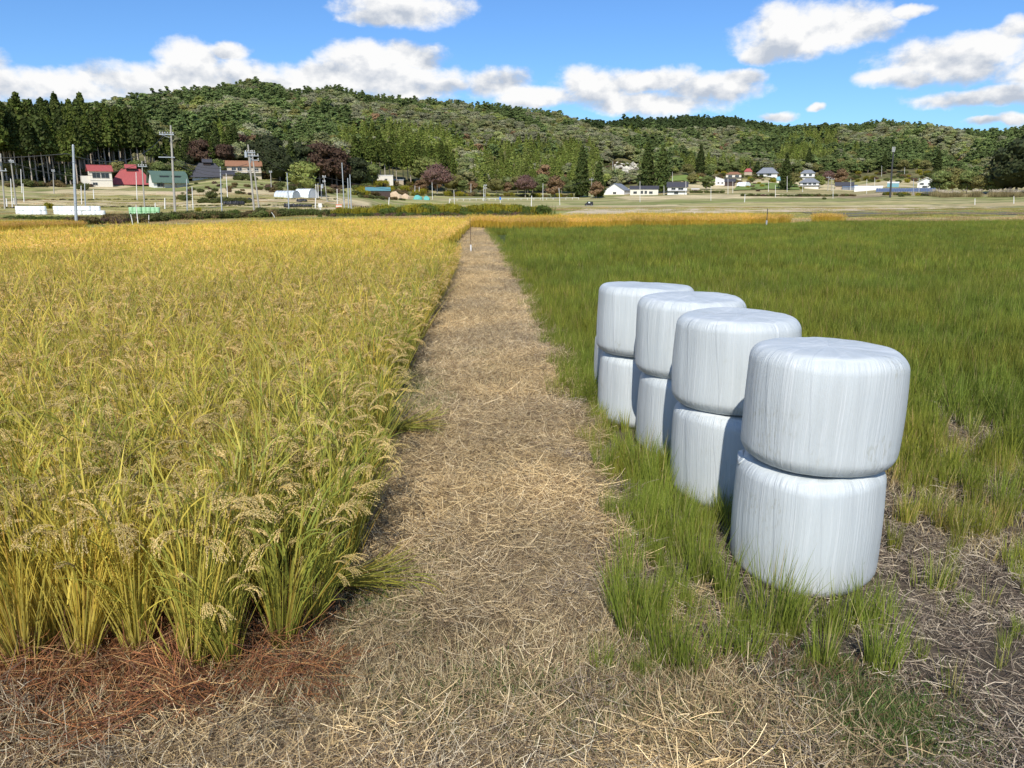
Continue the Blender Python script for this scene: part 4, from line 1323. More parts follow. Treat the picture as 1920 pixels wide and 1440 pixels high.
def build_forest():
    """hillside forest: one mass of instanced trees"""
    pr = []
    def P(g):
        pr.append(proto(g, 'forest_tree', len(pr), M_TREE_I))
    for i in range(4): P(crown_broad(600 + i, 9.5, 8.4, .3, WHITE, 13, 70, .42))
    for i in range(3): P(crown_cedar(620 + i, 14, 5.6, .05, WHITE, 13, .55, 6))
    for i in range(3): P(crown_pine(640 + i, 12, 7.5, 1.2, WHITE, 13, .46))
    N = 90000
    b = rng.uniform(R(-47), R(47), N); t = rng.uniform(.0, 1.06, N)
    fd = np.interp(b, _b, _fd); rd = np.interp(b, _b, _rd)
    r = fd + (rd - fd) * t
    # equal density per area
    w = r * (rd - fd); w = w / w.max()
    k = rng.random(N) < w; b, t, r = b[k], t[k], r[k]
    x, y = r * np.sin(b), r * np.cos(b)
    # thin to a minimum spacing with a hash grid
    cell = 4.3; seen = set(); sel = []
    cx = np.floor(x / cell).astype(int); cy = np.floor(y / cell).astype(int)
    for i in range(len(x)):
        q = (cx[i], cy[i])
        if q in seen: continue
        seen.add(q); sel.append(i)
    x, y, b, t, r = x[sel], y[sel], b[sel], t[sel], r[sel]
    z = T(x, y)
    px = 960 + F * np.tan(b) / CP
    te = (z - CAM_Z) / r
    py = 372 - te * F
    # clearings seen in the photograph: rocky bank, lawns, village ground
    def clear(cx_, cy_, a, c): return ((px - cx_) / a) ** 2 + ((py - cy_) / c) ** 2 < 1
    bad = clear(1165, 326, 40, 20) | clear(1320, 338, 70, 14) | clear(1490, 344, 150, 14) | clear(740, 346, 60, 12) | clear(440, 330, 90, 14) | clear(1690, 338, 90, 12)
    vill = (px > 1290) & (px < 1760) & (py > 330)
    bad |= (px < 440) & (t < .42)
    bad |= (px > 660) & (px < 870) & (t < .17)
    bad |= (t < .04)
    k = ~bad & ~(vill & (rng.random(len(px)) < .75))
    x, y, z, t, b, px, py = [q[k] for q in (x, y, z, t, b, px, py)]
    n = len(x)
    zone = fbm(x / 70, y / 70, 91, 3); zone2 = fbm(x / 45 + 50, y / 45, 92, 3)
    kind = np.zeros(n, int); u = rng.random(n)
    cedar = (zone > np.where(((px > 640) & (px < 860) & (py > 262)) | ((px > 900) & (px < 1120) & (py > 285)), .38, .655)) & (u < .85); pine = (zone2 > .56) & ~cedar
    cedar |= (px > 1440) & (px < 1560) & (py > 260) & (py < 322)
    cedar |= (px > 640) & (px < 860) & (py > 268) & (u < .7)
    pine |= (t > .88) & (u < .45); cedar &= (t < .85)
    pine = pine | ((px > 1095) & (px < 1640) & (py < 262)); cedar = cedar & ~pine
    kind = np.where(cedar, rng.integers(4, 7, n), np.where(pine, rng.integers(7, 10, n), rng.integers(0, 4, n)))
    pal = np.array([C_BROAD, C_GREY, C_LIGHT, C_BROAD, C_OLIVE, C_GREY])
    tint = pal[rng.integers(0, len(pal), n)]
    tint = np.where((zone2 > .5)[:, None], tint, tint * .6 + np.array(C_GREY) * .4)
    tint = np.where(cedar[:, None], lerp(np.array(C_CEDAR_L), np.array(C_LIGHT), rng.random(n)), tint)
    tint = np.where(pine[:, None], lerp(np.array(C_PINE) * .9, np.array(C_PINE) * 1.35, rng.random(n)), tint)
    rust = (rng.random(n) < .018) & ~cedar & ~pine
    tint = np.where(rust[:, None], np.array(C_RUST) * rng.uniform(.6, 1.1, (n, 1)), tint)
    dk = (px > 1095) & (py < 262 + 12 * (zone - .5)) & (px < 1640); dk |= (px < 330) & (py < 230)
    tint = np.where(dk[:, None], tint * np.array((.52, .56, .58)), tint)  # cloud shadow over the right-hand ridge is put into the tint
    tint = tint * rng.uniform(.84, 1.16, (n, 1)) * (1.0 + .85 * fbm(x / 38, y / 26, 97, 2))[:, None]
    s = rng.uniform(.5, 1.0, n) * np.where(t > .92, .72, 1.0)
    s = np.where((kind >= 4) & (kind < 7), s * .82, s)
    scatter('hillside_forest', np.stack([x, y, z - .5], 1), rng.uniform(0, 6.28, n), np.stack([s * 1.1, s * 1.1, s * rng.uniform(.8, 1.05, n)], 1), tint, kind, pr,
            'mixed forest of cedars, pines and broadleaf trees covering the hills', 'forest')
    print('forest trees', n)


build_forest()

_kinds = {}
_t = ['', 'first', 'second', 'third', 'fourth', 'fifth', 'sixth', 'seventh', 'eighth', 'ninth', 'tenth', 'eleventh', 'twelfth', 'thirteenth', 'fourteenth', 'fifteenth', 'sixteenth', 'seventeenth', 'eighteenth', 'nineteenth']
ORD = _t[1:] + [q + s_ for q, q0 in (('twenty', 'twentieth'), ('thirty', 'thirtieth'), ('forty', 'fortieth'), ('fifty', 'fiftieth')) for s_ in [''] + ['-' + w for w in _t[1:10]]]
ORD = [{'twenty': 'twentieth', 'thirty': 'thirtieth', 'forty': 'fortieth', 'fifty': 'fiftieth'}.get(q, q) for q in ORD]


def tree_kind(key, fn, h, r0, bark, limbs=5, top=.8):
    if key not in _kinds: _kinds[key] = (fn().mesh(key + '_crown', M_TREE), trunk_geo(h, r0 * 1.0, len(_kinds), limbs, top).mesh(key + '_trunk', bark))
    return _kinds[key]


def place_tree(name, key, x, y, s, label, group, cat='tree', rz=0., sz=1.):
    cm, tm = _kinds[key]
    r = empty(name, (x, y, float(T(x, y)) - .2), rz); r.scale = (s, s, s * sz)
    c = bpy.data.objects.new('crown', cm); link(c, r)
    t = bpy.data.objects.new('trunk', tm); link(t, r)
    tag(r, label, cat, group)
    return r


def build_trees():
    def base(key, fn, h, r0, bark, limbs=5, top=.8): tree_kind(key, fn, h, r0, bark, limbs, top)
    for i in range(5):
        base('cedar%d' % i, lambda i=i: crown_cedar(700 + i, 22, 6.2, .46, lerp(np.array(C_CEDAR), np.array(C_CEDAR_L), np.array(i / 5)), 20, .55, 9), 22, .24, M_BARK_PALE, 0, .75)
    for i in range(3):
        base('darkcedar%d' % i, lambda i=i: crown_cedar(710 + i, 20, 8.0, .07, np.array(C_CEDAR) * (.85 + .2 * i), 20, .55, 9), 20, .25, M_BARK, 0, .75)
    for i in range(3):
        base('broad%d' % i, lambda i=i: crown_broad(720 + i, 11, 10, 1.6, [C_BROAD, C_OLIVE, C_LIGHT][i], 18, 90, .40), 11, .25, M_BARK)
    base('red', lambda: crown_broad(730, 11, 11.5, 2.4, C_RED, 20, 90, .36), 11, .24, M_BARK_PALE)
    base('rust', lambda: crown_broad(731, 9, 8, 1.2, C_RUST, 14, 80, .36), 9, .2, M_BARK)
    base('darkbroad', lambda: crown_broad(732, 15, 13, 1.0, (.045, .055, .022), 22, 110, .45), 15, .35, M_BARK)
    base('maroon', lambda: crown_broad(733, 15, 12, 1.5, (.095, .058, .038), 20, 100, .42), 15, .3, M_BARK)
    # cedar plantation with bare pale trunks behind the left houses
    for row in range(8):
        step = 10.5 if row < 2 else 22
        k = 0; px = -330. if row > 1 else -60.
        while px < 425:
            px += step * rng.uniform(.7, 1.3)
            if 165 < px < 345 and row == 0: continue
            if row < 2 and 345 < px < 425 and rng.random() < .6: continue
            if row == 2 and px > 330: continue
            if row in (3, 4) and px > 300: continue
            if row >= 5 and px > 245: continue
            b = bearing(px); fd = float(np.interp(b, _b, _fd)); r = fd + (8 if px < 160 else 16 if px < 345 else 30) + row * 8.5 + rng.uniform(-3, 3)
            x, y = r * math.sin(b), r * math.cos(b)
            key = 'cedar%d' % rng.integers(0, 5)
            if row >= 6: key = 'darkcedar%d' % rng.integers(0, 3)
            if row < 2:
                lab = f'{ORD[k]} cedar from the left in the {"front" if row == 0 else "second"} row of bare trunks'
            else: lab = 'dark cedar at the back of the left plantation' if row >= 6 else 'dense cedar inside the plantation behind the red roofed houses'
            place_tree('cedar_tree', key, x, y, rng.uniform(.74, 1.0) * (1.0 if px < 300 else .62), lab,
                       'dark cedars at the back of the left plantation' if row >= 6 else ('slim cedars at the front of the left plantation' if row < 2 else 'cedars inside the left plantation'), rz=rng.uniform(0, 6.28), sz=rng.uniform(.9, 1.1)); k += 1
    for i in range(26):   # understorey between the houses and the trunks
        px = [128, 140, 152, 262, 275, 288, 300, 312, 326, 338, 346, 352, 300, 240, 232, 345, 400, 425, 60, 86, 20, 410, 392, 335, 318, 222][i] + rng.uniform(-4, 4)
        b = bearing(px); fd = float(np.interp(b, _b, _fd)); r = fd + 12 + rng.uniform(-2, 3)
        place_tree('broad_tree', ['broad0', 'darkbroad', 'broad1'][i % 3], r * math.sin(b), r * math.cos(b), rng.uniform(.42, .62) * (.65 if i % 3 == 1 else 1), 'bushy low tree between the left houses and the cedar trunks', 'low trees between the left houses and the trunks', rz=rng.uniform(0, 6.28))
    # dark grove right of the orange roof
    for i in range(17):
        px = 505 + i * 10.5 + rng.uniform(-4, 4); b = bearing(px); fd = float(np.interp(b, _b, _fd)); r = fd + 4 + rng.uniform(-12, 18)
        key = 'darkcedar%d' % rng.integers(0, 3) if rng.random() < .35 else 'darkbroad'
        if 592 < px < 634: key = 'maroon'
        place_tree('dark_tree', key, r * math.sin(b), r * math.cos(b), rng.uniform(.72, 1.0) * (1 if px < 640 else .8) * (.85 if key[:5] == 'darkc' else 1.1), ORD[i] + {'m': ' tree from the left, maroon leaved, in the grove by the orange roof', 'd': ' tree from the left, dark evergreen, in the grove by the orange roof'}[key[0]],
                   'maroon trees of the dark grove' if key == 'maroon' else 'evergreens of the dark grove', rz=rng.uniform(0, 6.28))
    for i in range(13):   # brown-dark wood above the grey roofs
        px = 345 + i * 14 + rng.uniform(-5, 5); b = bearing(px); fd = float(np.interp(b, _b, _fd)); r = fd + 26 + rng.uniform(0, 26)
        key = ['maroon', 'darkbroad', 'darkbroad', 'darkcedar1'][rng.integers(0, 4)]
        place_tree('shaded_tree', key, r * math.sin(b), r * math.cos(b), rng.uniform(.6, .8), ORD[i] + ' dark tree from the left in the wood above the grey and orange roofs', 'dark wood above the grey and orange roofs', rz=rng.uniform(0, 6.28))
    # cedar stand with visible trunks behind the small white building
    for i in range(22):
        px = 672 + i * 8.3 + rng.uniform(-3, 3); b = bearing(px); fd = float(np.interp(b, _b, _fd)); r = fd + 12 + (i % 3) * 6
        place_tree('cedar_tree', 'cedar%d' % rng.integers(2, 5), r * math.sin(b), r * math.cos(b), rng.uniform(.7, .9), ORD[i] + ' bare-trunked cedar from the left behind the flat cream building', 'cedars behind the flat white building', rz=rng.uniform(0, 6.28))
    # notable single trees
    def at(px, py, name, key, s, label, group=None, **k):
        x, y, z = hit(px, py); place_tree(name, key, x, y, s, label, group, **k)
    at(820, 366, 'red_leaved_tree', 'red', 1.05, 'round red-brown tree with a pale trunk at the foot of the hill')
    at(800, 356, 'round_tree', 'broad2', 1.3, 'yellow-green round tree rising behind the red-brown one')
    at(572, 366, 'round_tree', 'broad2', .85, 'bright green bushy tree beside the greenhouses')
    at(985, 370, 'red_leaved_tree', 'red', .8, 'dark red tree at the hill foot with a bare sapling beside it')
    at(1040, 372, 'rust_leaved_tree', 'rust', 1.0, 'small rust coloured tree left of the big cedars')
    at(1090, 370, 'cedar_tree', 'darkcedar1', 1.05, 'broad dark cedar left of the utility pole at the hill foot')
    at(1122, 371, 'cedar_tree', 'darkcedar2', .75, 'smaller brownish cedar right of the broad dark one')
    at(1118, 372, 'rust_leaved_tree', 'rust', .75, 'low rust green tree before the smaller cedar')
    at(1212, 362, 'cedar_tree', 'darkcedar1', 1.12, 'left of the twin tall cedars behind the long white house')
    at(1240, 362, 'cedar_tree', 'darkcedar2', 1.0, 'right of the twin tall cedars behind the long white house')
    at(1325, 356, 'round_tree', 'broad0', .6, 'round tree on the lawn near the white slant roofed house')
    at(1298, 345, 'round_tree', 'broad1', .55, 'small round tree at the top of the lawn')
    at(1471, 356, 'cedar_tree', 'darkcedar0', .85, 'lone dark cedar in the village left of the three tiered house')
    at(1485, 352, 'grey_tree', 'broad1', .75, 'greyish tree right of the lone village cedar')
    at(1535, 352, 'round_tree', 'broad2', .6, 'bright green tree right of the three tiered house')
    at(1552, 346, 'red_leaved_tree', 'red', .7, 'dark red tree above the long sheds')
    at(1575, 348, 'rust_leaved_tree', 'rust', 1.05, 'wide rust tree behind the long grey roof')
    for i, (px, s) in enumerate(((1760, .9), (1785, 1.1), (1812, .9), (1840, .8), (1862, .7))):
        at(px, 364, 'broad_tree', 'broad%d' % (i % 2), s, ORD[i] + ' bushy olive tree from the left in the clump beside the reed bed', 'olive trees left of the reed bed')
    for i, (px, py, s) in enumerate(((1893, 363, 1.5), (1925, 362, 1.75), (1965, 362, 1.7), (1905, 360, 1.35), (1880, 362, .9))):
        at(px, py, 'dark_tree', 'darkbroad', s, ['largest very dark tree at the right edge', 'very dark tree half cut by the right edge', 'very dark tree beyond the right edge', 'very dark tree behind the largest one at the right edge', 'smaller dark tree left of the largest at the right edge'][i], 'large dark trees at the right edge')  # cloud shadow on these trees is put into the dark crown colour
    for i in range(34):  # trees along the hill foot
        px = 680 + i * 17 + rng.uniform(-6, 6)
        if 700 < px < 775 or 1130 < px < 1250: continue
        b = bearing(px); fd = float(np.interp(b, _b, _fd)); r = fd - rng.uniform(0, 6)
        key = ['broad0', 'broad1', 'broad2', 'rust', 'broad0', 'broad1'][rng.integers(0, 6)]
        nm = {'b': ('broad_tree', 'broadleaf tree at the foot of the middle hill', 'broadleaf trees along the foot of the hill'), 'r': ('rust_leaved_tree', 'rust tinged tree at the foot of the middle hill', 'rust tinged trees along the foot of the hill'), 'd': ('cedar_tree', 'dark cedar at the foot of the middle hill', 'dark cedars along the foot of the hill')}[key[0]]
        place_tree(nm[0], key, r * math.sin(b), r * math.cos(b), rng.uniform(.45, .85), nm[1].replace(' at the foot', ', ' + ORD[i] + ' tree from the left, at the foot'), nm[2], rz=rng.uniform(0, 6.28))
    for i in range(30):
        px = 1290 + i * 20 + rng.uniform(-8, 8); b = bearing(px); fd = float(np.interp(b, _b, _fd)); r = fd + rng.uniform(14, 60)
        key = ['broad0', 'broad1', 'rust', 'broad1', 'broad0', 'broad2', 'darkcedar0'][rng.integers(0, 7)]
        nm = {'b': ('broad_tree', 'broadleaf tree behind the village houses', 'broadleaf trees behind the village'), 'r': ('rust_leaved_tree', 'rust tinged tree behind the village houses', 'rust tinged trees behind the village'), 'd': ('cedar_tree', 'dark cedar behind the village houses', 'dark cedars behind the village')}[key[0]]
        place_tree(nm[0], key, r * math.sin(b), r * math.cos(b), rng.uniform(.6, .95), nm[1].replace(' behind', ', ' + ORD[i] + ' tree from the left, behind'), nm[2], rz=rng.uniform(0, 6.28))


build_trees()


# ------------------------------------------------------------------ bushes, brush strips, reeds
def bush_geo(seed, w, h, colr, n=9, leaf=.12, dens=70, spiky=0, tipc=None):
    r2 = np.random.default_rng(seed); g = Geo()
    for k in range(n):
        a = r2.uniform(0, 6.28); rr = w * .32 * r2.random()
        s = w * r2.uniform(.16, .27); z = h * r2.uniform(.25, .62)
        lobe(g, (math.cos(a) * rr, math.sin(a) * rr, z), (s, s, h * .33), dens, leaf, np.array(colr) * r2.uniform(.75, 1.25), r2)
    if spiky:
        b = np.stack([r2.normal(0, w * .22, spiky), r2.normal(0, w * .22, spiky), np.zeros(spiky)], 1)
        c = np.array(colr) * r2.uniform(.8, 1.3, (spiky, 1)); t = c if tipc is None else np.tile(tipc, (spiky, 1)) * r2.uniform(.7, 1.2, (spiky, 1))
        blades(g, b, r2.uniform(0, 6.28, spiky), np.abs(r2.normal(.15, .15, spiky)), r2.uniform(0, .4, spiky), h * r2.uniform(.7, 1.15, spiky), .05, 3, c, t, 0, r2.uniform(-1, 1, spiky))
    return g


def build_brush():
    kinds = [bush_geo(800, 2.6, 1.5, (.10, .115, .035), spiky=60), bush_geo(801, 2.6, 1.4, (.14, .105, .045), spiky=60, tipc=(.2, .14, .06)),
             bush_geo(802, 2.4, 1.6, (.17, .17, .02), spiky=170, tipc=(.50, .38, .03)), bush_geo(803, 2.4, 1.5, (.085, .12, .025), spiky=160, tipc=(.12, .16, .03)),
             bush_geo(804, 2.2, 1.1, (.13, .085, .06), spiky=90, tipc=(.2, .15, .1))]
    PR = [proto(g, 'brush_patch', i, M_TREE_I) for i, g in enumerate(kinds)]
    P = []
    def run(pa, pb, n, ks, s, j=(0, 1.2)):
        for i in range(n):
            t = (i + rng.uniform(-.4, .4)) / n
            px = pa[0] + (pb[0] - pa[0]) * t; py = pa[1] + (pb[1] - pa[1]) * t
            x, y, z = hit(px, py); P.append((x + rng.normal(0, .4), y + rng.uniform(*j), rng.choice(ks), s * rng.uniform(.6, 1.15)))
    run((205, 418), (300, 416), 20, [0, 1], .9); run((290, 414), (600, 404.5), 120, [0, 1, 0, 1, 3], .95, (0, 4)); run((120, 423), (250, 420), 30, [0, 4, 1], .8, (0, 3))
    run((600, 407), (1000, 404.5), 90, [4, 0, 3], .55, (0, 3)); run((0, 411), (140, 413), 26, [0, 3], .5); run((195, 412), (245, 412), 16, [0, 1, 4], .7, (0, 5)); run((0, 391), (600, 385), 170, [0, 4], .3, (0, 1.5)); run((20, 376), (640, 374), 190, [0, 4, 1], .3, (0, 2))
    run((630, 404), (995, 402), 75, [2, 3, 2, 2], 1.05, (1, 4))
    run((1395, 368), (1510, 369), 26, [0, 0, 4], .9); run((1505, 369), (1610, 368), 24, [0, 1], .9); run((1660, 366), (1760, 368), 18, [0, 0, 2], .9)
    run((380, 381), (468, 381), 20, [0], 1.0); run((680, 371), (760, 376), 14, [0, 1], .9); run((850, 368), (1090, 370), 40, [0, 2, 1], 1.1)
    run((1300, 362), (1360, 362), 10, [0], 1.0); run((335, 374), (350, 377), 6, [0, 1], 1.)
    run((660, 366), (900, 368), 30, [0, 2, 1], 1.3)
    for (xa, xb, ya, yb, n_, ks, s_) in ((1105, 1205, 305, 346, 120, [0, 1, 4], 1.3), (1290, 1770, 322, 344, 150, [0, 0, 1, 2, 4], 1.7), (670, 800, 340, 364, 60, [0, 1, 2], 1.4), (428, 500, 326, 338, 26, [0, 1], 1.5), (1380, 1520, 344, 360, 24, [0, 4, 2], 1.),
                                         (340, 520, 342, 366, 34, [0, 1, 4], .8), (10, 170, 345, 352, 34, [0, 1, 4], 1.2), (500, 680, 345, 366, 46, [0, 1, 4], 1.3)):
        for _ in range(n_):
            x, y, z = hit(rng.uniform(xa, xb), rng.uniform(ya, yb)); P.append((x, y, rng.choice(ks), s_ * rng.uniform(.5, 1.15)))
    A = np.array([(p[0], p[1]) for p in P]); n = len(A)
    scatter('roadside_brush', np.stack([A[:, 0], A[:, 1], T(A[:, 0], A[:, 1]) - .15], 1), rng.uniform(0, 6.28, n), [p[3] for p in P], np.tile((1, 1, 1), (n, 1)) * rng.uniform(.8, 1.3, (n, 1)), [p[2] for p in P], PR,
            'weedy brush with goldenrod along the far rim of the paddies', 'brush')
    # single bushes
    BM = [g.mesh('bush_leaves', M_TREE) for g in kinds]
    single = [(1022, 405, 3, 1.15, 'big dark green bush standing at the end of the brush beside the pale field'),
              (1008, 404, 2, .9, 'goldenrod topped clump on the left flank of the big dark bush'),
              (960, 403, 2, .9, 'yellow flowering clump left of the big bush'), (885, 402, 2, 1.0, 'yellow flowering clump in the middle of the brush, brightest one'),
              (795, 403, 2, .8, 'yellow green clump right of the three poles'), (722, 404, 3, .9, 'dark green clump near the crooked white marker'),
              (92, 391, 2, .8, 'small yellow bush between the two white bale rows'), (372, 397, 2, .6, 'yellow bush right of the big concrete pole'),
              (490, 402, 0, 1.1, 'green bush at the feet of the twin utility poles'), (1545, 374, 0, .7, 'green bush on the field left of the sheds'),
              (1690, 369, 0, 1.1, 'low green bush right of the tall dark mast'), (155, 357, 0, 1.6, 'green bush left of the white red roofed house'),
              (395, 372, 0, 1.4, 'clipped dark hedge shrub below the grey roofed house'), (452, 338, 0, 1.5, 'dark shrub before the orange roofed house'), (470, 339, 0, 1.4, 'dark round shrub right of the one before the orange roofed house'),
              (370, 335, 0, 1.5, 'dark shrub left of the grey roofed house')]
    for px, py, k, s, lab in single:
        x, y, z = hit(px, py)
        o = bpy.data.objects.new('bush', BM[k]); link(o); o.location = (x, y, z - .1); o.scale = (s, s, s); o.rotation_euler = (0, 0, px)
        tag(o, lab, 'bush')
    # reed bed with pale plumes, right
    def reed(seed):
        r2 = np.random.default_rng(seed); g = Geo(); n = 170
        b = np.stack([r2.uniform(-1.5, 1.5, n), r2.uniform(-1, 1, n), np.zeros(n)], 1)
        h = r2.uniform(1.6, 2.7, n); az = r2.uniform(0, 6.28, n)
        c = lerp(np.array((.17, .15, .06)), np.array((.38, .30, .16)), r2.random(n))
        blades(g, b, az, np.abs(r2.normal(.06, .06, n)), r2.uniform(0, .3, n), h, .05, 3, c, c * 1.25, 0, r2.uniform(-1, 1, n))
        k = 26; p = np.stack([r2.uniform(-1.5, 1.5, k), r2.uniform(-1, 1, k), r2.uniform(2.3, 2.9, k)], 1)
        grains(g, p, np.tile((.3, 0, 1.), (k, 1)) + r2.normal(0, .2, (k, 3)), .5, .14, np.tile((.62, .54, .42), (k, 1)))
        return g
    PRr = [proto(reed(850 + i), 'reed_patch', i, M_TREE_I) for i in range(3)]
    P = []
    for i in range(95):
        px = rng.uniform(1765, 2150); x, y, z = hit(px, 370.5 - (px - 1765) * .004); P.append((x, y + rng.uniform(0, 9)))
    A = np.array(P); n = len(A)
    scatter('reed_bed', np.stack([A[:, 0], A[:, 1], T(A[:, 0], A[:, 1])], 1), rng.uniform(0, 6.28, n), rng.uniform(.7, 1.05, n), np.tile((1, 1, 1), (n, 1)) * rng.uniform(.85, 1.2, (n, 1)), rng.integers(0, 3, n), PRr,
            'tall pale reeds with white plumes at the right edge of the fields', 'reeds')
    # rough grass over the mid fields
    def rough(seed, pal):
        r2 = np.random.default_rng(seed); g = Geo(); n = 420; pal = np.array(pal)
        b = np.stack([r2.uniform(-2.2, 2.2, n), r2.uniform(-2.2, 2.2, n), np.zeros(n)], 1)
        c = pal[r2.integers(0, len(pal), n)] * r2.uniform(.75, 1.25, (n, 1))
        blades(g, b, r2.uniform(0, 6.28, n), np.abs(r2.normal(.2, .2, n)), r2.uniform(0, .6, n), r2.uniform(.12, .36, n), .03, 2, c, c * 1.1, 0, r2.uniform(-1, 1, n))
        return g
    PG = [proto(rough(870 + i, [(.17, .2, .05), (.22, .25, .07), (.36, .32, .13)]), 'rough_grass_patch', i, M_TREE_I) for i in range(3)]
    PG += [proto(rough(880 + i, [(.34, .25, .15), (.44, .34, .2), (.2, .17, .08)]), 'rough_grass_patch', 3 + i, M_TREE_I) for i in range(2)]
    xs, ys = np.meshgrid(np.arange(-110, 130, 3.6), np.arange(44, 205, 3.6)); xs = xs.ravel() + rng.normal(0, .8, xs.size); ys = ys.ravel() + rng.normal(0, .8, ys.size)
    r_ = np.hypot(xs, ys)
    k = (np.abs(xs) < ys * .76 + 4) & (((xs < 24) & (ys > far_edge_left(xs) + 4.5)) | ((xs >= 24) & (ys > yg_edge(xs) + 1.5)))
    k &= rng.random(len(xs)) < np.where(ys < 110, .9, np.where(xs < 0, .8, .5))
    xs, ys = xs[k], ys[k]; n = len(xs)
    tan = ((xs > 22) & (ys < 92) & (rng.random(n) < .85)) | (fbm(xs / 20, ys / 9, 66, 2) > .56)
    idx = np.where(tan, rng.integers(3, 5, n), rng.integers(0, 3, n))
    scatter('rough_field_grass', np.stack([xs, ys, T(xs, ys)], 1), rng.uniform(0, 6.28, n), np.where((xs > 24) & (ys < 74), 1.6, .8) * rng.uniform(.7, 1.1, n), np.tile((1.3, 1.15, .95), (n, 1)) * rng.uniform(.75, 1.25, (n, 1)), idx, PG,
            'rough grass and stubble on the fields beyond the paddies', 'grass')


build_brush()


def rubble():
    def rock(seed):
        r2 = np.random.default_rng(seed); v, f = ico(1); v = v * r2.uniform(.6, 1.25, (len(v), 1)) * np.array((1, .8, .7)); g = Geo(); g.add(v, f, (.55, .52, .45)); return g
    pr = [proto(rock(i), 'rock', i, M_TREE_I) for i in range(4)]
    pts = [hit(rng.uniform(1152, 1202), rng.uniform(308, 328)) for _ in range(170)]
    n = len(pts)
    scatter('rubble_bank', pts, rng.uniform(0, 6.28, (n, 3)), rng.uniform(.4, 1.9, n), np.tile((1.2, 1.2, 1.15), (n, 1)) * rng.uniform(.6, 1.2, (n, 1)), rng.integers(0, 4, n), pr, 'pale broken rock on the cut bank above the white houses', 'rocks')


rubble()


# harvested pale strip beyond the yellow band (lies flush on the ground)
def pale_field():
    m, t, out = mat_new('pale_stubble')
    g = t.new('ShaderNodeNewGeometry')
    n = t.noise(t.vm('MULTIPLY', g.outputs['Position'], (.3, 1.6, 1)), 1.0, 6, .7)
    c = t.mix(t.rng(n, .3, .7), rgb(.42, .33, .21), rgb(.66, .55, .38))
    t.l.new(principled(t, c, .95, .1).outputs[0], out.inputs[0])
    def quad(pts, mat, dz=.02):
        P = [hit(*p)[:2] for p in pts]
        g = Geo(); V = []; N = 40; Mr = 12
        for i in range(N + 1):
            for j in range(Mr + 1):
                s, q = i / N, j / Mr
                ax, ay = P[0][0] + (P[1][0] - P[0][0]) * s, P[0][1] + (P[1][1] - P[0][1]) * s
                bx, by = P[3][0] + (P[2][0] - P[3][0]) * s, P[3][1] + (P[2][1] - P[3][1]) * s
                x, y = ax + (bx - ax) * q, ay + (by - ay) * q
                V.append((x, y, float(T(x, y)) + dz + .05))
        g.add(V, [(i * (Mr + 1) + j, (i + 1) * (Mr + 1) + j, (i + 1) * (Mr + 1) + j + 1, i * (Mr + 1) + j + 1) for i in range(N) for j in range(Mr)])
        o = g.obj('harvested_field', mat); tag(o, kind='structure')
    quad([(1040, 405), (1560, 397.5), (1920, 388), (1100, 392)], m)
    quad([(700, 389), (330, 384), (60, 377), (600, 383)][::-1], plain('straw_stubble', (.50, .40, .24), .95, .1, var=.3, scale=.4))
    m2 = plain('turned_soil', (.16, .145, .10), .95, .1, var=.3, scale=.5)
    quad([(1585, 407), (1920, 403), (2150, 398), (1500, 399)], m2)
    m3 = plain('lawn_grass', (.17, .225, .06), .95, .1, var=.2, scale=.3)
    quad([(1255, 341), (1350, 341), (1350, 333), (1262, 331)], m3, .3)
    quad([(1375, 358), (1500, 357), (1495, 346), (1385, 346)], m3, .3)
    m4 = plain('rocky_bank', (.52, .48, .40), .95, .1, var=.5, scale=.5)
    quad([(1150, 326), (1200, 328), (1200, 310), (1166, 316)], m4, .4)
    m5 = plain('dry_terrace', (.36, .29, .15), .95, .1, var=.3, scale=.3)
    quad([(1135, 345), (1196, 345), (1196, 330), (1140, 330)], m5, .3)


pale_field()


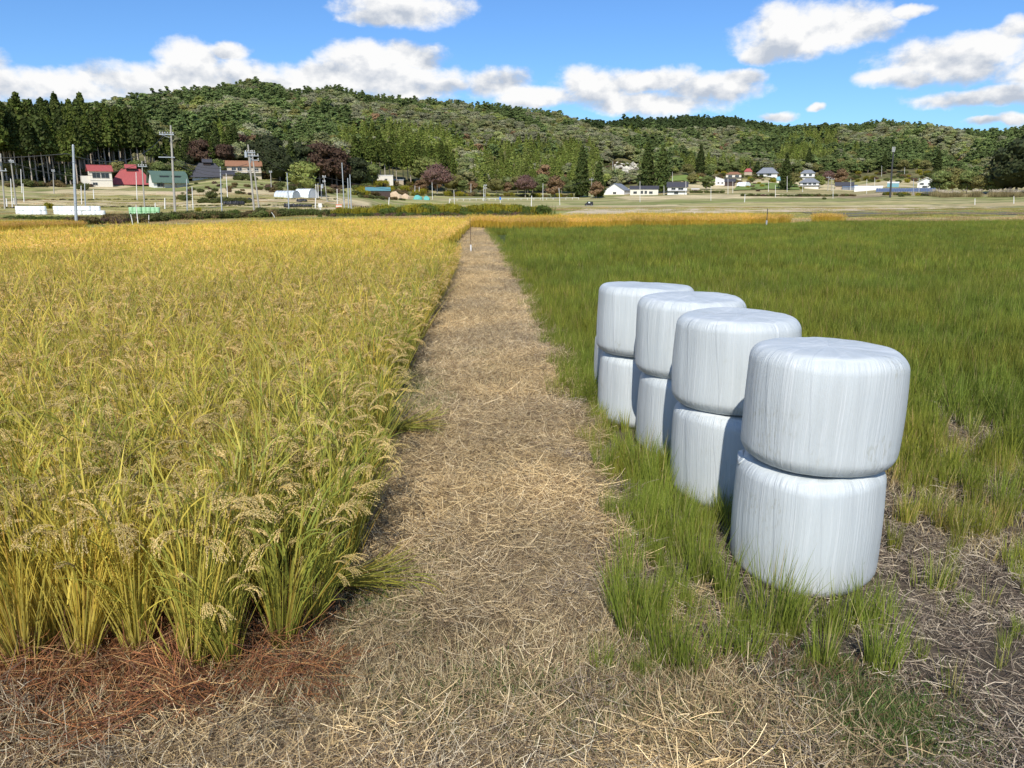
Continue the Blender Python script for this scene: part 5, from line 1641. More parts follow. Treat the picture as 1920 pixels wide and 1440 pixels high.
# ------------------------------------------------------------------ buildings
M = {
    'cream': plain('cream_wall', (.70, .66, .56), .8, .2, var=.06), 'white': plain('white_wall', (.78, .77, .73), .8, .2, var=.05), 'beige': plain('beige_wall', (.50, .43, .33), .8, .2, var=.1),
    'dark': plain('dark_wood_wall', (.07, .05, .045), .8, .2), 'redroof': plain('red_metal_roof', (.36, .085, .08), .5, .4, var=.12, scale=.8, streak=(6, 1, 1)),
    'greenroof': plain('green_metal_roof', (.095, .15, .115), .5, .4, var=.12, scale=.8, streak=(6, 1, 1)), 'greyroof': plain('charcoal_tile_roof', (.055, .055, .065), .6, .4, var=.2),
    'brownroof': plain('rusty_brown_roof', (.27, .135, .075), .7, .3, var=.15, scale=1, streak=(6, 1, 1)), 'tileroof': plain('grey_tile_roof', (.20, .215, .24), .6, .4, var=.2),
    'teal': plain('teal_sheet', (.10, .25, .28), .6, .3), 'cyan': plain('cyan_sheet', (.19, .38, .43), .6, .3), 'glass': plain('dark_glass', (.025, .03, .035), .12, .6, var=.05),
    'tan': plain('tan_wall', (.45, .37, .27), .85, .2), 'blue': plain('blue_sheet_roof', (.14, .19, .27), .35, .5, var=.1), 'frame': plain('window_frame', (.35, .34, .32), .5, .4),
    'solar': plain('solar_glass', (.10, .135, .22), .3, .6, var=.15, scale=1.0), 'film': plain('greenhouse_film', (.55, .60, .62), .35, .5, var=.08), 'filmw': plain('white_greenhouse_film', (.80, .82, .83), .4, .4, var=.05),
    'steel': plain('galvanised_steel', (.42, .45, .47), .45, .5, .3, var=.12), 'concrete': plain('pole_concrete', (.36, .34, .30), .85, .2, var=.15, scale=1.2, streak=(1, 1, .2)),
    'post': plain('white_marker_post', (.72, .71, .67), .6, .3, var=.1), 'black': plain('black_sheet', (.018, .018, .02), .5, .4), 'mastdark': plain('dark_mast_steel', (.05, .05, .05), .6, .4),
    'orange': plain('orange_panel', (.65, .22, .12), .6, .3), 'bluesign': plain('blue_sign', (.05, .18, .55), .5, .4), 'ceram': plain('insulator_porcelain', (.5, .5, .5), .3, .5),
    'gutter': plain('pale_trim', (.62, .60, .55), .7, .3), 'tarpbeige': plain('beige_tarp', (.55, .42, .28), .8, .2, var=.12), 'tarpteal': plain('teal_tarp', (.12, .40, .36), .7, .3, var=.2),
}


def window(parent, x0, x1, z0, z1, y, bars=1):
    g = Geo(); t = .07
    g.box(x0 - t, x1 + t, y - .06, y + .02, z1, z1 + t); g.box(x0 - t, x1 + t, y - .09, y + .02, z0 - t, z0)
    g.box(x0 - t, x0, y - .06, y + .02, z0, z1); g.box(x1, x1 + t, y - .06, y + .02, z0, z1)
    for k in range(1, bars + 1):
        xm = x0 + (x1 - x0) * k / (bars + 1); g.box(xm - .03, xm + .03, y - .05, y + .02, z0, z1)
    w = g.obj('window', M['frame'], parent)
    p = Geo().box(x0, x1, y - .012, y + .0, z0, z1).obj('pane', M['glass'], w)
    return w


def roof_geo(kind, w, d, z, rh, ov, base=0):
    """roof over a w x d plan, thickness 0.15, ridge along x for 'gable', along y for 'front'"""
    g = Geo(); x, y = w / 2 + ov, d / 2 + ov; t = .16; dz = -ov * rh / (d / 2 + .01) * .6
    if kind == 'gable':
        for s in (-1, 1):
            g.poly([(-x, s * y, z + dz), (x, s * y, z + dz), (x, 0, z + rh), (-x, 0, z + rh), (-x, s * y, z + dz + t), (x, s * y, z + dz + t), (x, 0, z + rh + t), (-x, 0, z + rh + t)],
                   [(0, 1, 2, 3), (4, 5, 6, 7), (0, 1, 5, 4), (1, 2, 6, 5), (0, 3, 7, 4)])
        g.tube([(-x, 0, z + rh + t), (x, 0, z + rh + t)], .14, 6)
    elif kind == 'front':
        for s in (-1, 1):
            g.poly([(s * x, -y, z + dz), (s * x, y, z + dz), (0, y, z + rh), (0, -y, z + rh), (s * x, -y, z + dz + t), (s * x, y, z + dz + t), (0, y, z + rh + t), (0, -y, z + rh + t)],
                   [(0, 1, 2, 3), (4, 5, 6, 7), (0, 1, 5, 4), (0, 3, 7, 4), (1, 2, 6, 5)])
    elif kind == 'hip':
        k = x * .42 if w > d else x * .1
        g.poly([(-x, -y, z + dz), (x, -y, z + dz), (x, y, z + dz), (-x, y, z + dz), (-k, 0, z + rh), (k, 0, z + rh)], [(0, 1, 5, 4), (1, 2, 5), (2, 3, 4, 5), (3, 0, 4), (0, 3, 2, 1)])
        g.box(-x, x, -y, y, z + dz - .12, z + dz)
    elif kind == 'shed':
        g.poly([(-x, -y, z), (x, -y, z), (x, y, z + rh), (-x, y, z + rh), (-x, -y, z + t), (x, -y, z + t), (x, y, z + rh + t), (-x, y, z + rh + t)], [(3, 2, 1, 0), (4, 5, 6, 7), (0, 1, 5, 4), (1, 2, 6, 5), (2, 3, 7, 6), (3, 0, 4, 7)])
    elif kind == 'slant':   # falls left to right
        g.poly([(-x, -y, z + rh), (x, -y, z), (x, y, z), (-x, y, z + rh), (-x, -y, z + rh + t), (x, -y, z + t), (x, y, z + t), (-x, y, z + rh + t)], [(3, 2, 1, 0), (4, 5, 6, 7), (0, 1, 5, 4), (1, 2, 6, 5), (2, 3, 7, 6), (3, 0, 4, 7)])
    elif kind == 'gambrel':
        yk = y * .72
        prof = [(-y, z + dz), (-yk * .86, z + rh * .62), (0, z + rh), (yk * .86, z + rh * .62), (y, z + dz)]
        for a, b in zip(prof[:-1], prof[1:]):
            g.poly([(-x, a[0], a[1]), (x, a[0], a[1]), (x, b[0], b[1]), (-x, b[0], b[1]), (-x, a[0], a[1] + t), (x, a[0], a[1] + t), (x, b[0], b[1] + t), (-x, b[0], b[1] + t)], [(0, 1, 2, 3), (4, 5, 6, 7), (0, 1, 5, 4), (1, 2, 6, 5), (0, 3, 7, 4)])
    return g


def house(name, x0, x1, yb, yw, yr, wall, roof, kind, label, cat='house', depth=.75, rz=0., wins=(), ov=.5, door=None, extra=None, group=None, dist=None):
    """pixel box of the front: left, right, base row, eave row, ridge row"""
    xm = (x0 + x1) / 2
    x, y, z = hit(xm, yb)
    if dist:
        b = bearing(xm, yb); x, y = dist * math.sin(b), dist * math.cos(b); z = float(T(x, y))
    D = math.hypot(x, y); mpp = D / math.hypot(F, xm - 960)
    w = (x1 - x0) * mpp - 2 * ov; hw = (yb - yw) * mpp + .0; rh = max((yw - yr) * mpp, .15)
    d = w * depth
    b = math.atan2(x, y)
    # move back so that the front wall stands on the seen base line
    y += d / 2 * math.cos(b); x += d / 2 * math.sin(b)
    z = CAM_Z + tan_el(xm, yb) * D
    r = empty(name, (x, y, z), -b + rz)
    g = Geo().box(-w / 2, w / 2, -d / 2, d / 2, -1.2, hw)
    if kind in ('gable', 'gambrel'):
        for s in (-1, 1): g.poly([(s * (w / 2 - .01), -d / 2, hw), (s * (w / 2 - .01), d / 2, hw), (s * (w / 2 - .01), 0, hw + rh * .97)], [(0, 1, 2)])
    if kind == 'front':
        for s in (-1, 1): g.poly([(-w / 2, s * (d / 2 - .01), hw), (w / 2, s * (d / 2 - .01), hw), (0, s * (d / 2 - .01), hw + rh * .97)], [(0, 1, 2)])
    if kind == 'slant': g.poly([(-w / 2, -d / 2 + .01, hw), (w / 2, -d / 2 + .01, hw), (-w / 2, -d / 2 + .01, hw + rh), (-w / 2, d / 2, hw), (-w / 2, d / 2, hw + rh)], [(0, 1, 2), (0, 2, 4, 3)])
    g.obj('wall', M[wall], r)
    ro = roof_geo(kind if kind != 'flat' else 'shed', w, d, hw + .003, rh, ov).obj('roof', M[roof], r)
    for (u0, u1, v0, v1) in wins:
        window(r, -w / 2 + w * u0, -w / 2 + w * u1, hw * v0, hw * v1, -d / 2 - .004, 1)
    if door:
        Geo().box(-w / 2 + w * door[0], -w / 2 + w * door[1], -d / 2 - .05, -d / 2 - .003, 0, hw * door[2]).obj('door', M[door[3]], r)
    if extra: extra(r, w, d, hw, rh)
    tag(r, label, cat, group)
    return r


def x_ridgecap(r, w, d, hw, rh):
    Geo().box(-w * .12, w * .12, -.9, .9, hw + rh * .82, hw + rh + .25).obj('ridge_vent_wall', M['dark'], r)
    roof_geo('gable', w * .26, 2.2, hw + rh + .25, .8, .35).obj('ridge_vent_roof', r.children[1].data.materials[0], r)


def x_green(r, w, d, hw, rh):
    for s in (-.16, .2):
        g = Geo().box(w * s - 1.5, w * s + 1.5, -d / 2 + .2, -d / 2 + 2.0, hw + rh * .30, hw + rh * .62); o = g.obj('dormer', M['greenroof'], r)
        Geo().box(w * s - 1.3, w * s + 1.3, -d / 2 + .14, -d / 2 + .19, hw + rh * .34, hw + rh * .56).obj('pane', M['glass'], o)
    g = Geo().poly([(-w * .30, -d / 2 - 2.2, hw * .72), (w * .5, -d / 2 - 2.2, hw * .72), (w * .5, -d / 2, hw * .95), (-w * .3, -d / 2, hw * .95), (-w * .30, -d / 2 - 2.2, hw * .72 + .15), (w * .5, -d / 2 - 2.2, hw * .72 + .15), (w * .5, -d / 2, hw * .95 + .15), (-w * .3, -d / 2, hw * .95 + .15)],
                    [(3, 2, 1, 0), (4, 5, 6, 7), (0, 1, 5, 4), (1, 2, 6, 5), (3, 0, 4, 7)])
    g.obj('porch_roof', M['greenroof'], r)
    for k in range(3):
        xx = -w * .28 + w * .38 * k; Geo().box(xx - .1, xx + .1, -d / 2 - 2.1, -d / 2 - 1.9, 0, hw * .72).obj('porch_post', M['dark'], r)


def x_redhouse(r, w, d, hw, rh):
    Geo().box(-w / 2 - .05, w / 2 + .05, -d / 2 - .12, -d / 2 - .003, hw * .40, hw * .44).obj('trim_board', M['gutter'], r)
    Geo().box(-w / 2 - 2.2, -w / 2, -d * .35, d * .3, -.5, hw * .7).obj('side_annex', M['cream'], r)


def x_balcony(r, w, d, hw, rh):
    g = Geo(); g.box(-w / 2, w / 2, -d / 2 - 1.1, -d / 2 - .003, hw * .44, hw * .48)
    o = g.obj('balcony', M['gutter'], r)
    for k in range(9):
        xx = -w / 2 + w * k / 8; Geo().box(xx - .04, xx + .04, -d / 2 - 1.1, -d / 2 - 1.02, hw * .48, hw * .60).obj('baluster', M['gutter'], o)
    Geo().box(-w / 2, w / 2, -d / 2 - 1.12, -d / 2 - 1.0, hw * .60, hw * .63).obj('handrail', M['gutter'], o)


def x_tier(mat):
    def f(r, w, d, hw, rh):
        roof_geo('hip', w * 1.12, d * 1.12, hw * .48, hw * .16, .5).obj('lower_roof', M[mat], r)
    return f


def build_houses():
    house('two_storey_house', 169, 211, 350.5, 322, 313, 'cream', 'redroof', 'gable', 'cream two-storey house with red gable roof, leftmost of the houses', wins=[(.12, .47, .56, .86), (.52, .87, .56, .86), (.1, .3, .12, .26)], extra=x_redhouse, rz=.12, depth=.7)
    house('farmhouse', 211, 286, 348, 340.5, 318, 'dark', 'redroof', 'hip', 'farmhouse with a huge red hipped roof and ridge vent next to the cream house', depth=.6, wins=[(.15, .3, .25, .8), (.38, .58, .25, .8), (.66, .85, .25, .8)], extra=x_ridgecap, ov=1.2)
    house('barn', 283, 348, 352, 341, 323, 'white', 'greenroof', 'gambrel', 'barn with green gambrel roof and two dark dormers behind the tall concrete pole', cat='barn', depth=.5, wins=[(.1, .3, .15, .7)], extra=x_green, ov=.6, rz=.3)
    house('farmhouse', 358, 424, 335, 327.5, 307, 'white', 'greyroof', 'hip', 'low farmhouse with wide charcoal hipped roof and white walls', depth=.6, wins=[(.08, .22, .2, .85), (.27, .45, .2, .85), (.5, .68, .2, .85)], extra=x_ridgecap, ov=1.1)
    house('shed', 416, 440, 335, 327, 322, 'tan', 'greyroof', 'gable', 'small dark roofed shed between the charcoal and orange roofed houses', cat='shed')
    house('two_storey_house', 427, 491, 334.5, 312.5, 304.5, 'beige', 'brownroof', 'gable', 'beige two-storey house with rusty orange roof and balcony', depth=.4, wins=[(.14, .26, .60, .85), (.31, .43, .60, .85), (.60, .70, .56, .8), (.80, .92, .56, .8), (.15, .27, .1, .36), (.5, .62, .1, .36)], extra=x_balcony)
    house('flat_building', 703, 737, 344, 330.5, 329, 'cream', 'gutter', 'flat', 'small cream flat roofed building in front of the bare trunked cedars', cat='building', ov=.1, wins=[(.55, .68, .3, .6)])
    house('shed', 736, 757, 344, 338.5, 336.8, 'tan', 'gutter', 'shed', 'open lean-to with pale roof attached beside the flat cream building', cat='shed', ov=.2)
    house('shed', 678, 694, 348.5, 346, 343, 'teal', 'cyan', 'shed', 'tiny shed with bright blue roof at the forest edge', cat='shed', ov=.1)
    house('long_shed', 686, 732, 367, 358.5, 352.5, 'dark', 'teal', 'shed', 'long dark shed with teal roof below the flat cream building', cat='shed', depth=.35, ov=.2)
    house('barn', 1137, 1178, 365, 357.5, 345.5, 'white', 'tileroof', 'front', 'white gabled barn with grey roof, leftmost of the houses in the middle', cat='barn', depth=.9, wins=[(.45, .6, .2, .6)], rz=-.35, ov=.3)
    house('long_house', 1181, 1234, 366, 355, 350.5, 'cream', 'greyroof', 'gable', 'long low cream house with dark roof beside the white gabled barn', depth=.35, wins=[(.12, .24, .25, .6), (.38, .46, .25, .7), (.52, .6, .25, .7), (.68, .8, .25, .6)], ov=.3)
    house('two_tier_house', 1250, 1289, 365, 351, 343.5, 'white', 'greyroof', 'gable', 'white house with stepped black roofs right of the twin cedars', wins=[(.2, .4, .62, .85), (.55, .8, .62, .85), (.35, .55, .1, .35)], extra=x_tier('greyroof'), depth=.6)
    house('shed', 1296, 1311, 360.5, 355.5, 354, 'tan', 'gutter', 'shed', 'little pale shed on the lawn', cat='shed', ov=.1, door=(.3, .7, .8, 'dark'))
    house('slant_roof_house', 1341, 1362, 347.5, 338.5, 332.5, 'white', 'gutter', 'slant', 'white house with one slanting roof at the left of the village', wins=[(.2, .35, .35, .6), (.55, .7, .35, .6)], ov=.15)
    house('two_storey_house', 1360, 1390, 338.5, 327, 323, 'cream', 'brownroof', 'hip', 'cream two-storey house with brownish roof above the slanting roof', wins=[(.15, .4, .55, .8), (.6, .85, .55, .8)], extra=x_tier('greyroof'))
    house('village_house', 1358, 1378, 349, 341, 336.5, 'dark', 'greyroof', 'gable', 'small dark fronted house tucked right of the slanting roof', ov=.3)
    house('village_house', 1395, 1410, 328, 321.5, 316.5, 'tan', 'redroof', 'hip', 'little house with faded red roof up the slope', ov=.3)
    house('farmhouse', 1419, 1458, 331, 324, 315, 'white', 'tileroof', 'hip', 'wide grey roofed farmhouse highest in the village', wins=[(.1, .3, .2, .8), (.5, .7, .2, .8)], ov=.8, depth=.6)
    house('village_house', 1453, 1468, 342.5, 337, 331.5, 'white', 'cyan', 'hip', 'small house with bright turquoise roof', ov=.5)
    house('three_tier_house', 1500, 1527, 338.5, 325, 319.5, 'white', 'tileroof', 'hip', 'tall white house with stacked grey tile roofs, upper one of the pair', wins=[(.2, .4, .6, .85), (.6, .8, .6, .85)], extra=x_tier('tileroof'), ov=.6)
    house('tile_roof_house', 1499, 1535, 353, 342, 335.5, 'white', 'tileroof', 'hip', 'white house with grey tile roofs in front of the tall stacked one', wins=[(.15, .35, .6, .85), (.45, .6, .6, .85), (.7, .85, .6, .85)], extra=x_tier('tileroof'), ov=.6)
    house('long_shed', 1566, 1599, 355.5, 348, 343, 'tan', 'greyroof', 'gable', 'long shed with dark roof at the middle of the village road', cat='shed', depth=.4)
    house('long_shed', 1580, 1606, 356.5, 351.5, 348, 'tileroof', 'blue', 'shed', 'low blue-grey roofed shed before the dark roofed long shed', cat='shed', depth=.5, ov=.1)
    house('long_shed', 1604, 1652, 357.5, 351.3, 349.5, 'white', 'white', 'shed', 'long bright white shed beside the road left of the solar panels', cat='shed', depth=.2, ov=.1)
    house('shed', 1664, 1684, 351, 344, 341.8, 'cyan', 'white', 'shed', 'pale blue shed above the solar panels', cat='shed', ov=.1)
    house('gabled_hall', 1719, 1753, 353, 341.5, 334, 'white', 'white', 'front', 'white two-storey gabled house behind the solar panels', cat='house', wins=[(.15, .35, .55, .8), (.6, .8, .55, .8), (.3, .6, .1, .35)], ov=.7)
    # greenhouses
    def greenhouse(x0, x1, yb, yt, mat, label, ribs=6, rz=0.5):
        xm = (x0 + x1) / 2; x, y, z = hit(xm, yb); D = math.hypot(x, y); mpp = D / math.hypot(F, xm - 960)
        w = (x1 - x0) * mpp; h = (yb - yt) * mpp; b = math.atan2(x, y)
        r = empty('greenhouse', (x, y + 2, z - .1), -b - rz)
        wd = h * 2.3; L = max(2.0, (w - wd * math.sin(rz)) * .5 / math.cos(rz))
        def arch(xx, rr=1.0): return [(xx, math.cos(a) * wd * .5 * rr, math.sin(a) ** .8 * h * rr if a not in (0, math.pi) else 0) for a in np.linspace(0, math.pi, 13)]
        g = Geo(); A = arch(-L); B = arch(L)
        V = A + B; n = 13
        g.poly(V, [(i, i + 1, n + i + 1, n + i) for i in range(n - 1)] + [tuple(range(n)), tuple(range(n, 2 * n))])
        g.obj('film_cover', M[mat], r)
        for k in range(ribs + 1):
            xx = -L + 2 * L * k / ribs; Geo().tube(arch(xx, 1.012), .05, 5).obj('hoop', M['steel'], r)
        tag(r, label, 'greenhouse')
    greenhouse(511, 558, 370.5, 357.5, 'film', 'grey film tunnel greenhouse left of the white one')
    greenhouse(549, 592, 370, 354, 'filmw', 'white film tunnel greenhouse beside the bright green tree')
    greenhouse(1384, 1409, 350.5, 341.5, 'filmw', 'small white tunnel greenhouse on the village lawn', 4)
    # solar panels
    x, y, z = hit(1697, 361.5); D = math.hypot(x, y); b = math.atan2(x, y); w = 98 * D / math.hypot(F, 737) ; h = 8.5 * D / math.hypot(F, 737)
    r = empty('solar_array', (x, y, z), -b)
    nn = 24
    for k in range(nn):
        xa = -w / 2 + w * k / nn
        g = Geo(); g.poly([(xa + .05, 0, .5), (xa + w / nn - .05, 0, .5), (xa + w / nn - .05, 3, h), (xa + .05, 3, h), (xa + .05, 0, .42), (xa + w / nn - .05, 0, .42), (xa + w / nn - .05, 3.03, h - .08), (xa + .05, 3.03, h - .08)], [(0, 1, 2, 3), (7, 6, 5, 4), (0, 4, 5, 1), (1, 5, 6, 2), (3, 2, 6, 7), (0, 3, 7, 4)])
        g.obj('panel', M['solar'], r)
        Geo().box(xa - .05, xa + .05, 2.6, 2.7, -.5, h - .4).obj('support_post', M['steel'], r)
    tag(r, 'row of blue solar panels in front of the white gabled house', 'solar panels')
    # tarps
    def mound(px, py, w, h, mat, label):
        x, y, z = hit(px, py); D = math.hypot(x, y); mpp = D / math.hypot(F, px - 960)
        v = ICO[0].copy(); r2 = np.random.default_rng(px); n = np.array([mn.noise(Vector((*(p * 1.8),)) + Vector((px, 0, 0))) for p in v])
        v = v * (1 + .35 * n[:, None]); v[:, 2] = np.maximum(v[:, 2], -.2)
        g = Geo(); g.add(v * np.array((w * mpp / 2, w * mpp / 3, h * mpp)), ICO[1]); o = g.obj('tarp_heap', M[mat]); o.location = (x, y, z)
        tag(o, label, 'tarp')
    mound(742, 372, 22, 12, 'tarpbeige', 'heap under a beige tarp right of the long teal roofed shed'); mound(760, 373, 18, 9, 'tarpbeige', 'lower beige tarp heap right of the larger one')
    mound(783, 374, 18, 8, 'tarpteal', 'heap under a turquoise tarp left of the red-brown tree'); mound(800, 375, 13, 7, 'tarpteal', 'smaller turquoise tarp heap nearest the red-brown tree')
    # low retaining wall under the barn
    x, y, z = hit(320, 364); D = math.hypot(x, y); b = math.atan2(x, y)
    o = Geo().box(-3.5, 4, -.2, .2, -1, .6).obj('retaining_wall', M['tan']); o.location = (x, y, z); o.rotation_euler = (0, 0, -b - .15); tag(o, 'pale concrete retaining wall below the green roofed barn', 'wall')
    # guardrail along the hill-foot road
    r = None
    A = [hit(845 + 12 * k, 376.5 - k * .12)[:3] for k in range(21)]
    r = empty('guard_rail', A[10])
    O = Vector(A[10])
    for a in A:
        q = Vector(a) - O; Geo().box(q.x - .07, q.x + .07, q.y - .07, q.y + .07, q.z - .3, q.z + .75).obj('rail_post', M['post'], r)
    Geo().tube([tuple(Vector(a) - O + Vector((0, 0, .65))) for a in A], .09, 5).obj('rail', M['post'], r)
    tag(r, 'white guard rail along the road at the foot of the hill', 'guard rail')


build_houses()


# ------------------------------------------------------------------ poles, wires, markers
def place_pole(px0, py0, px1, py1, kind, label, group=None, w=None, near=False):
    """top pixel, base pixel"""
    x, y, z = hit(px1, py1)
    if near: x, y = gp(px1, py1); z = float(T(x, y))
    D = math.hypot(x, y); mpp = D / math.hypot(F, px1 - 960) * math.hypot(F, 0) / F
    b = math.atan2(x, y)
    q = ray(px0, py0); k = D / (q.x * math.sin(b) + q.y * math.cos(b))      # top point in the upright plane through the foot
    h = CAM_Z + q.z * k - z; lean = (q.x * k) * math.cos(b) - (q.y * k) * math.sin(b)
    lean = max(-.09 * h, min(.09 * h, lean)) if kind != 'marker' else lean
    r0 = w or {'utility': .17, 'concrete': .17, 'steel': .14, 'marker': .07, 'thin': .07}[kind]
    mat = {'utility': 'concrete', 'concrete': 'concrete', 'steel': 'steel', 'marker': 'post', 'thin': 'post'}[kind]
    r = empty({'utility': 'utility_pole', 'concrete': 'concrete_pole', 'steel': 'steel_pole', 'marker': 'marker_post', 'thin': 'slim_pole'}[kind], (x, y, z), -b)
    Geo().tube([(0, 0, -.4), (lean * .5, 0, h * .5), (lean, 0, h)], [r0, r0 * .85, r0 * .68], 10).obj('shaft', M[mat], r)
    tag(r, label, 'pole' if kind != 'marker' else 'post', group)
    return r, h, lean, r0, x, y, z, b


def crossarm(r, x, z, xa, xb, ins=0, t=.09, mat='steel'):
    a = Geo().box(xa, xb, -.22, -.08, z - t, z + t).obj('crossarm', M[mat], r)
    for k in range(ins):
        xx = xa + .15 + (xb - xa - .3) * k / max(1, ins - 1)
        Geo().tube([(xx, -.15, z + t), (xx, -.15, z + t + .22), (xx, -.15, z + t + .34)], [.05, .12, .06], 7).obj('insulator', M['ceram'], a)
    return a


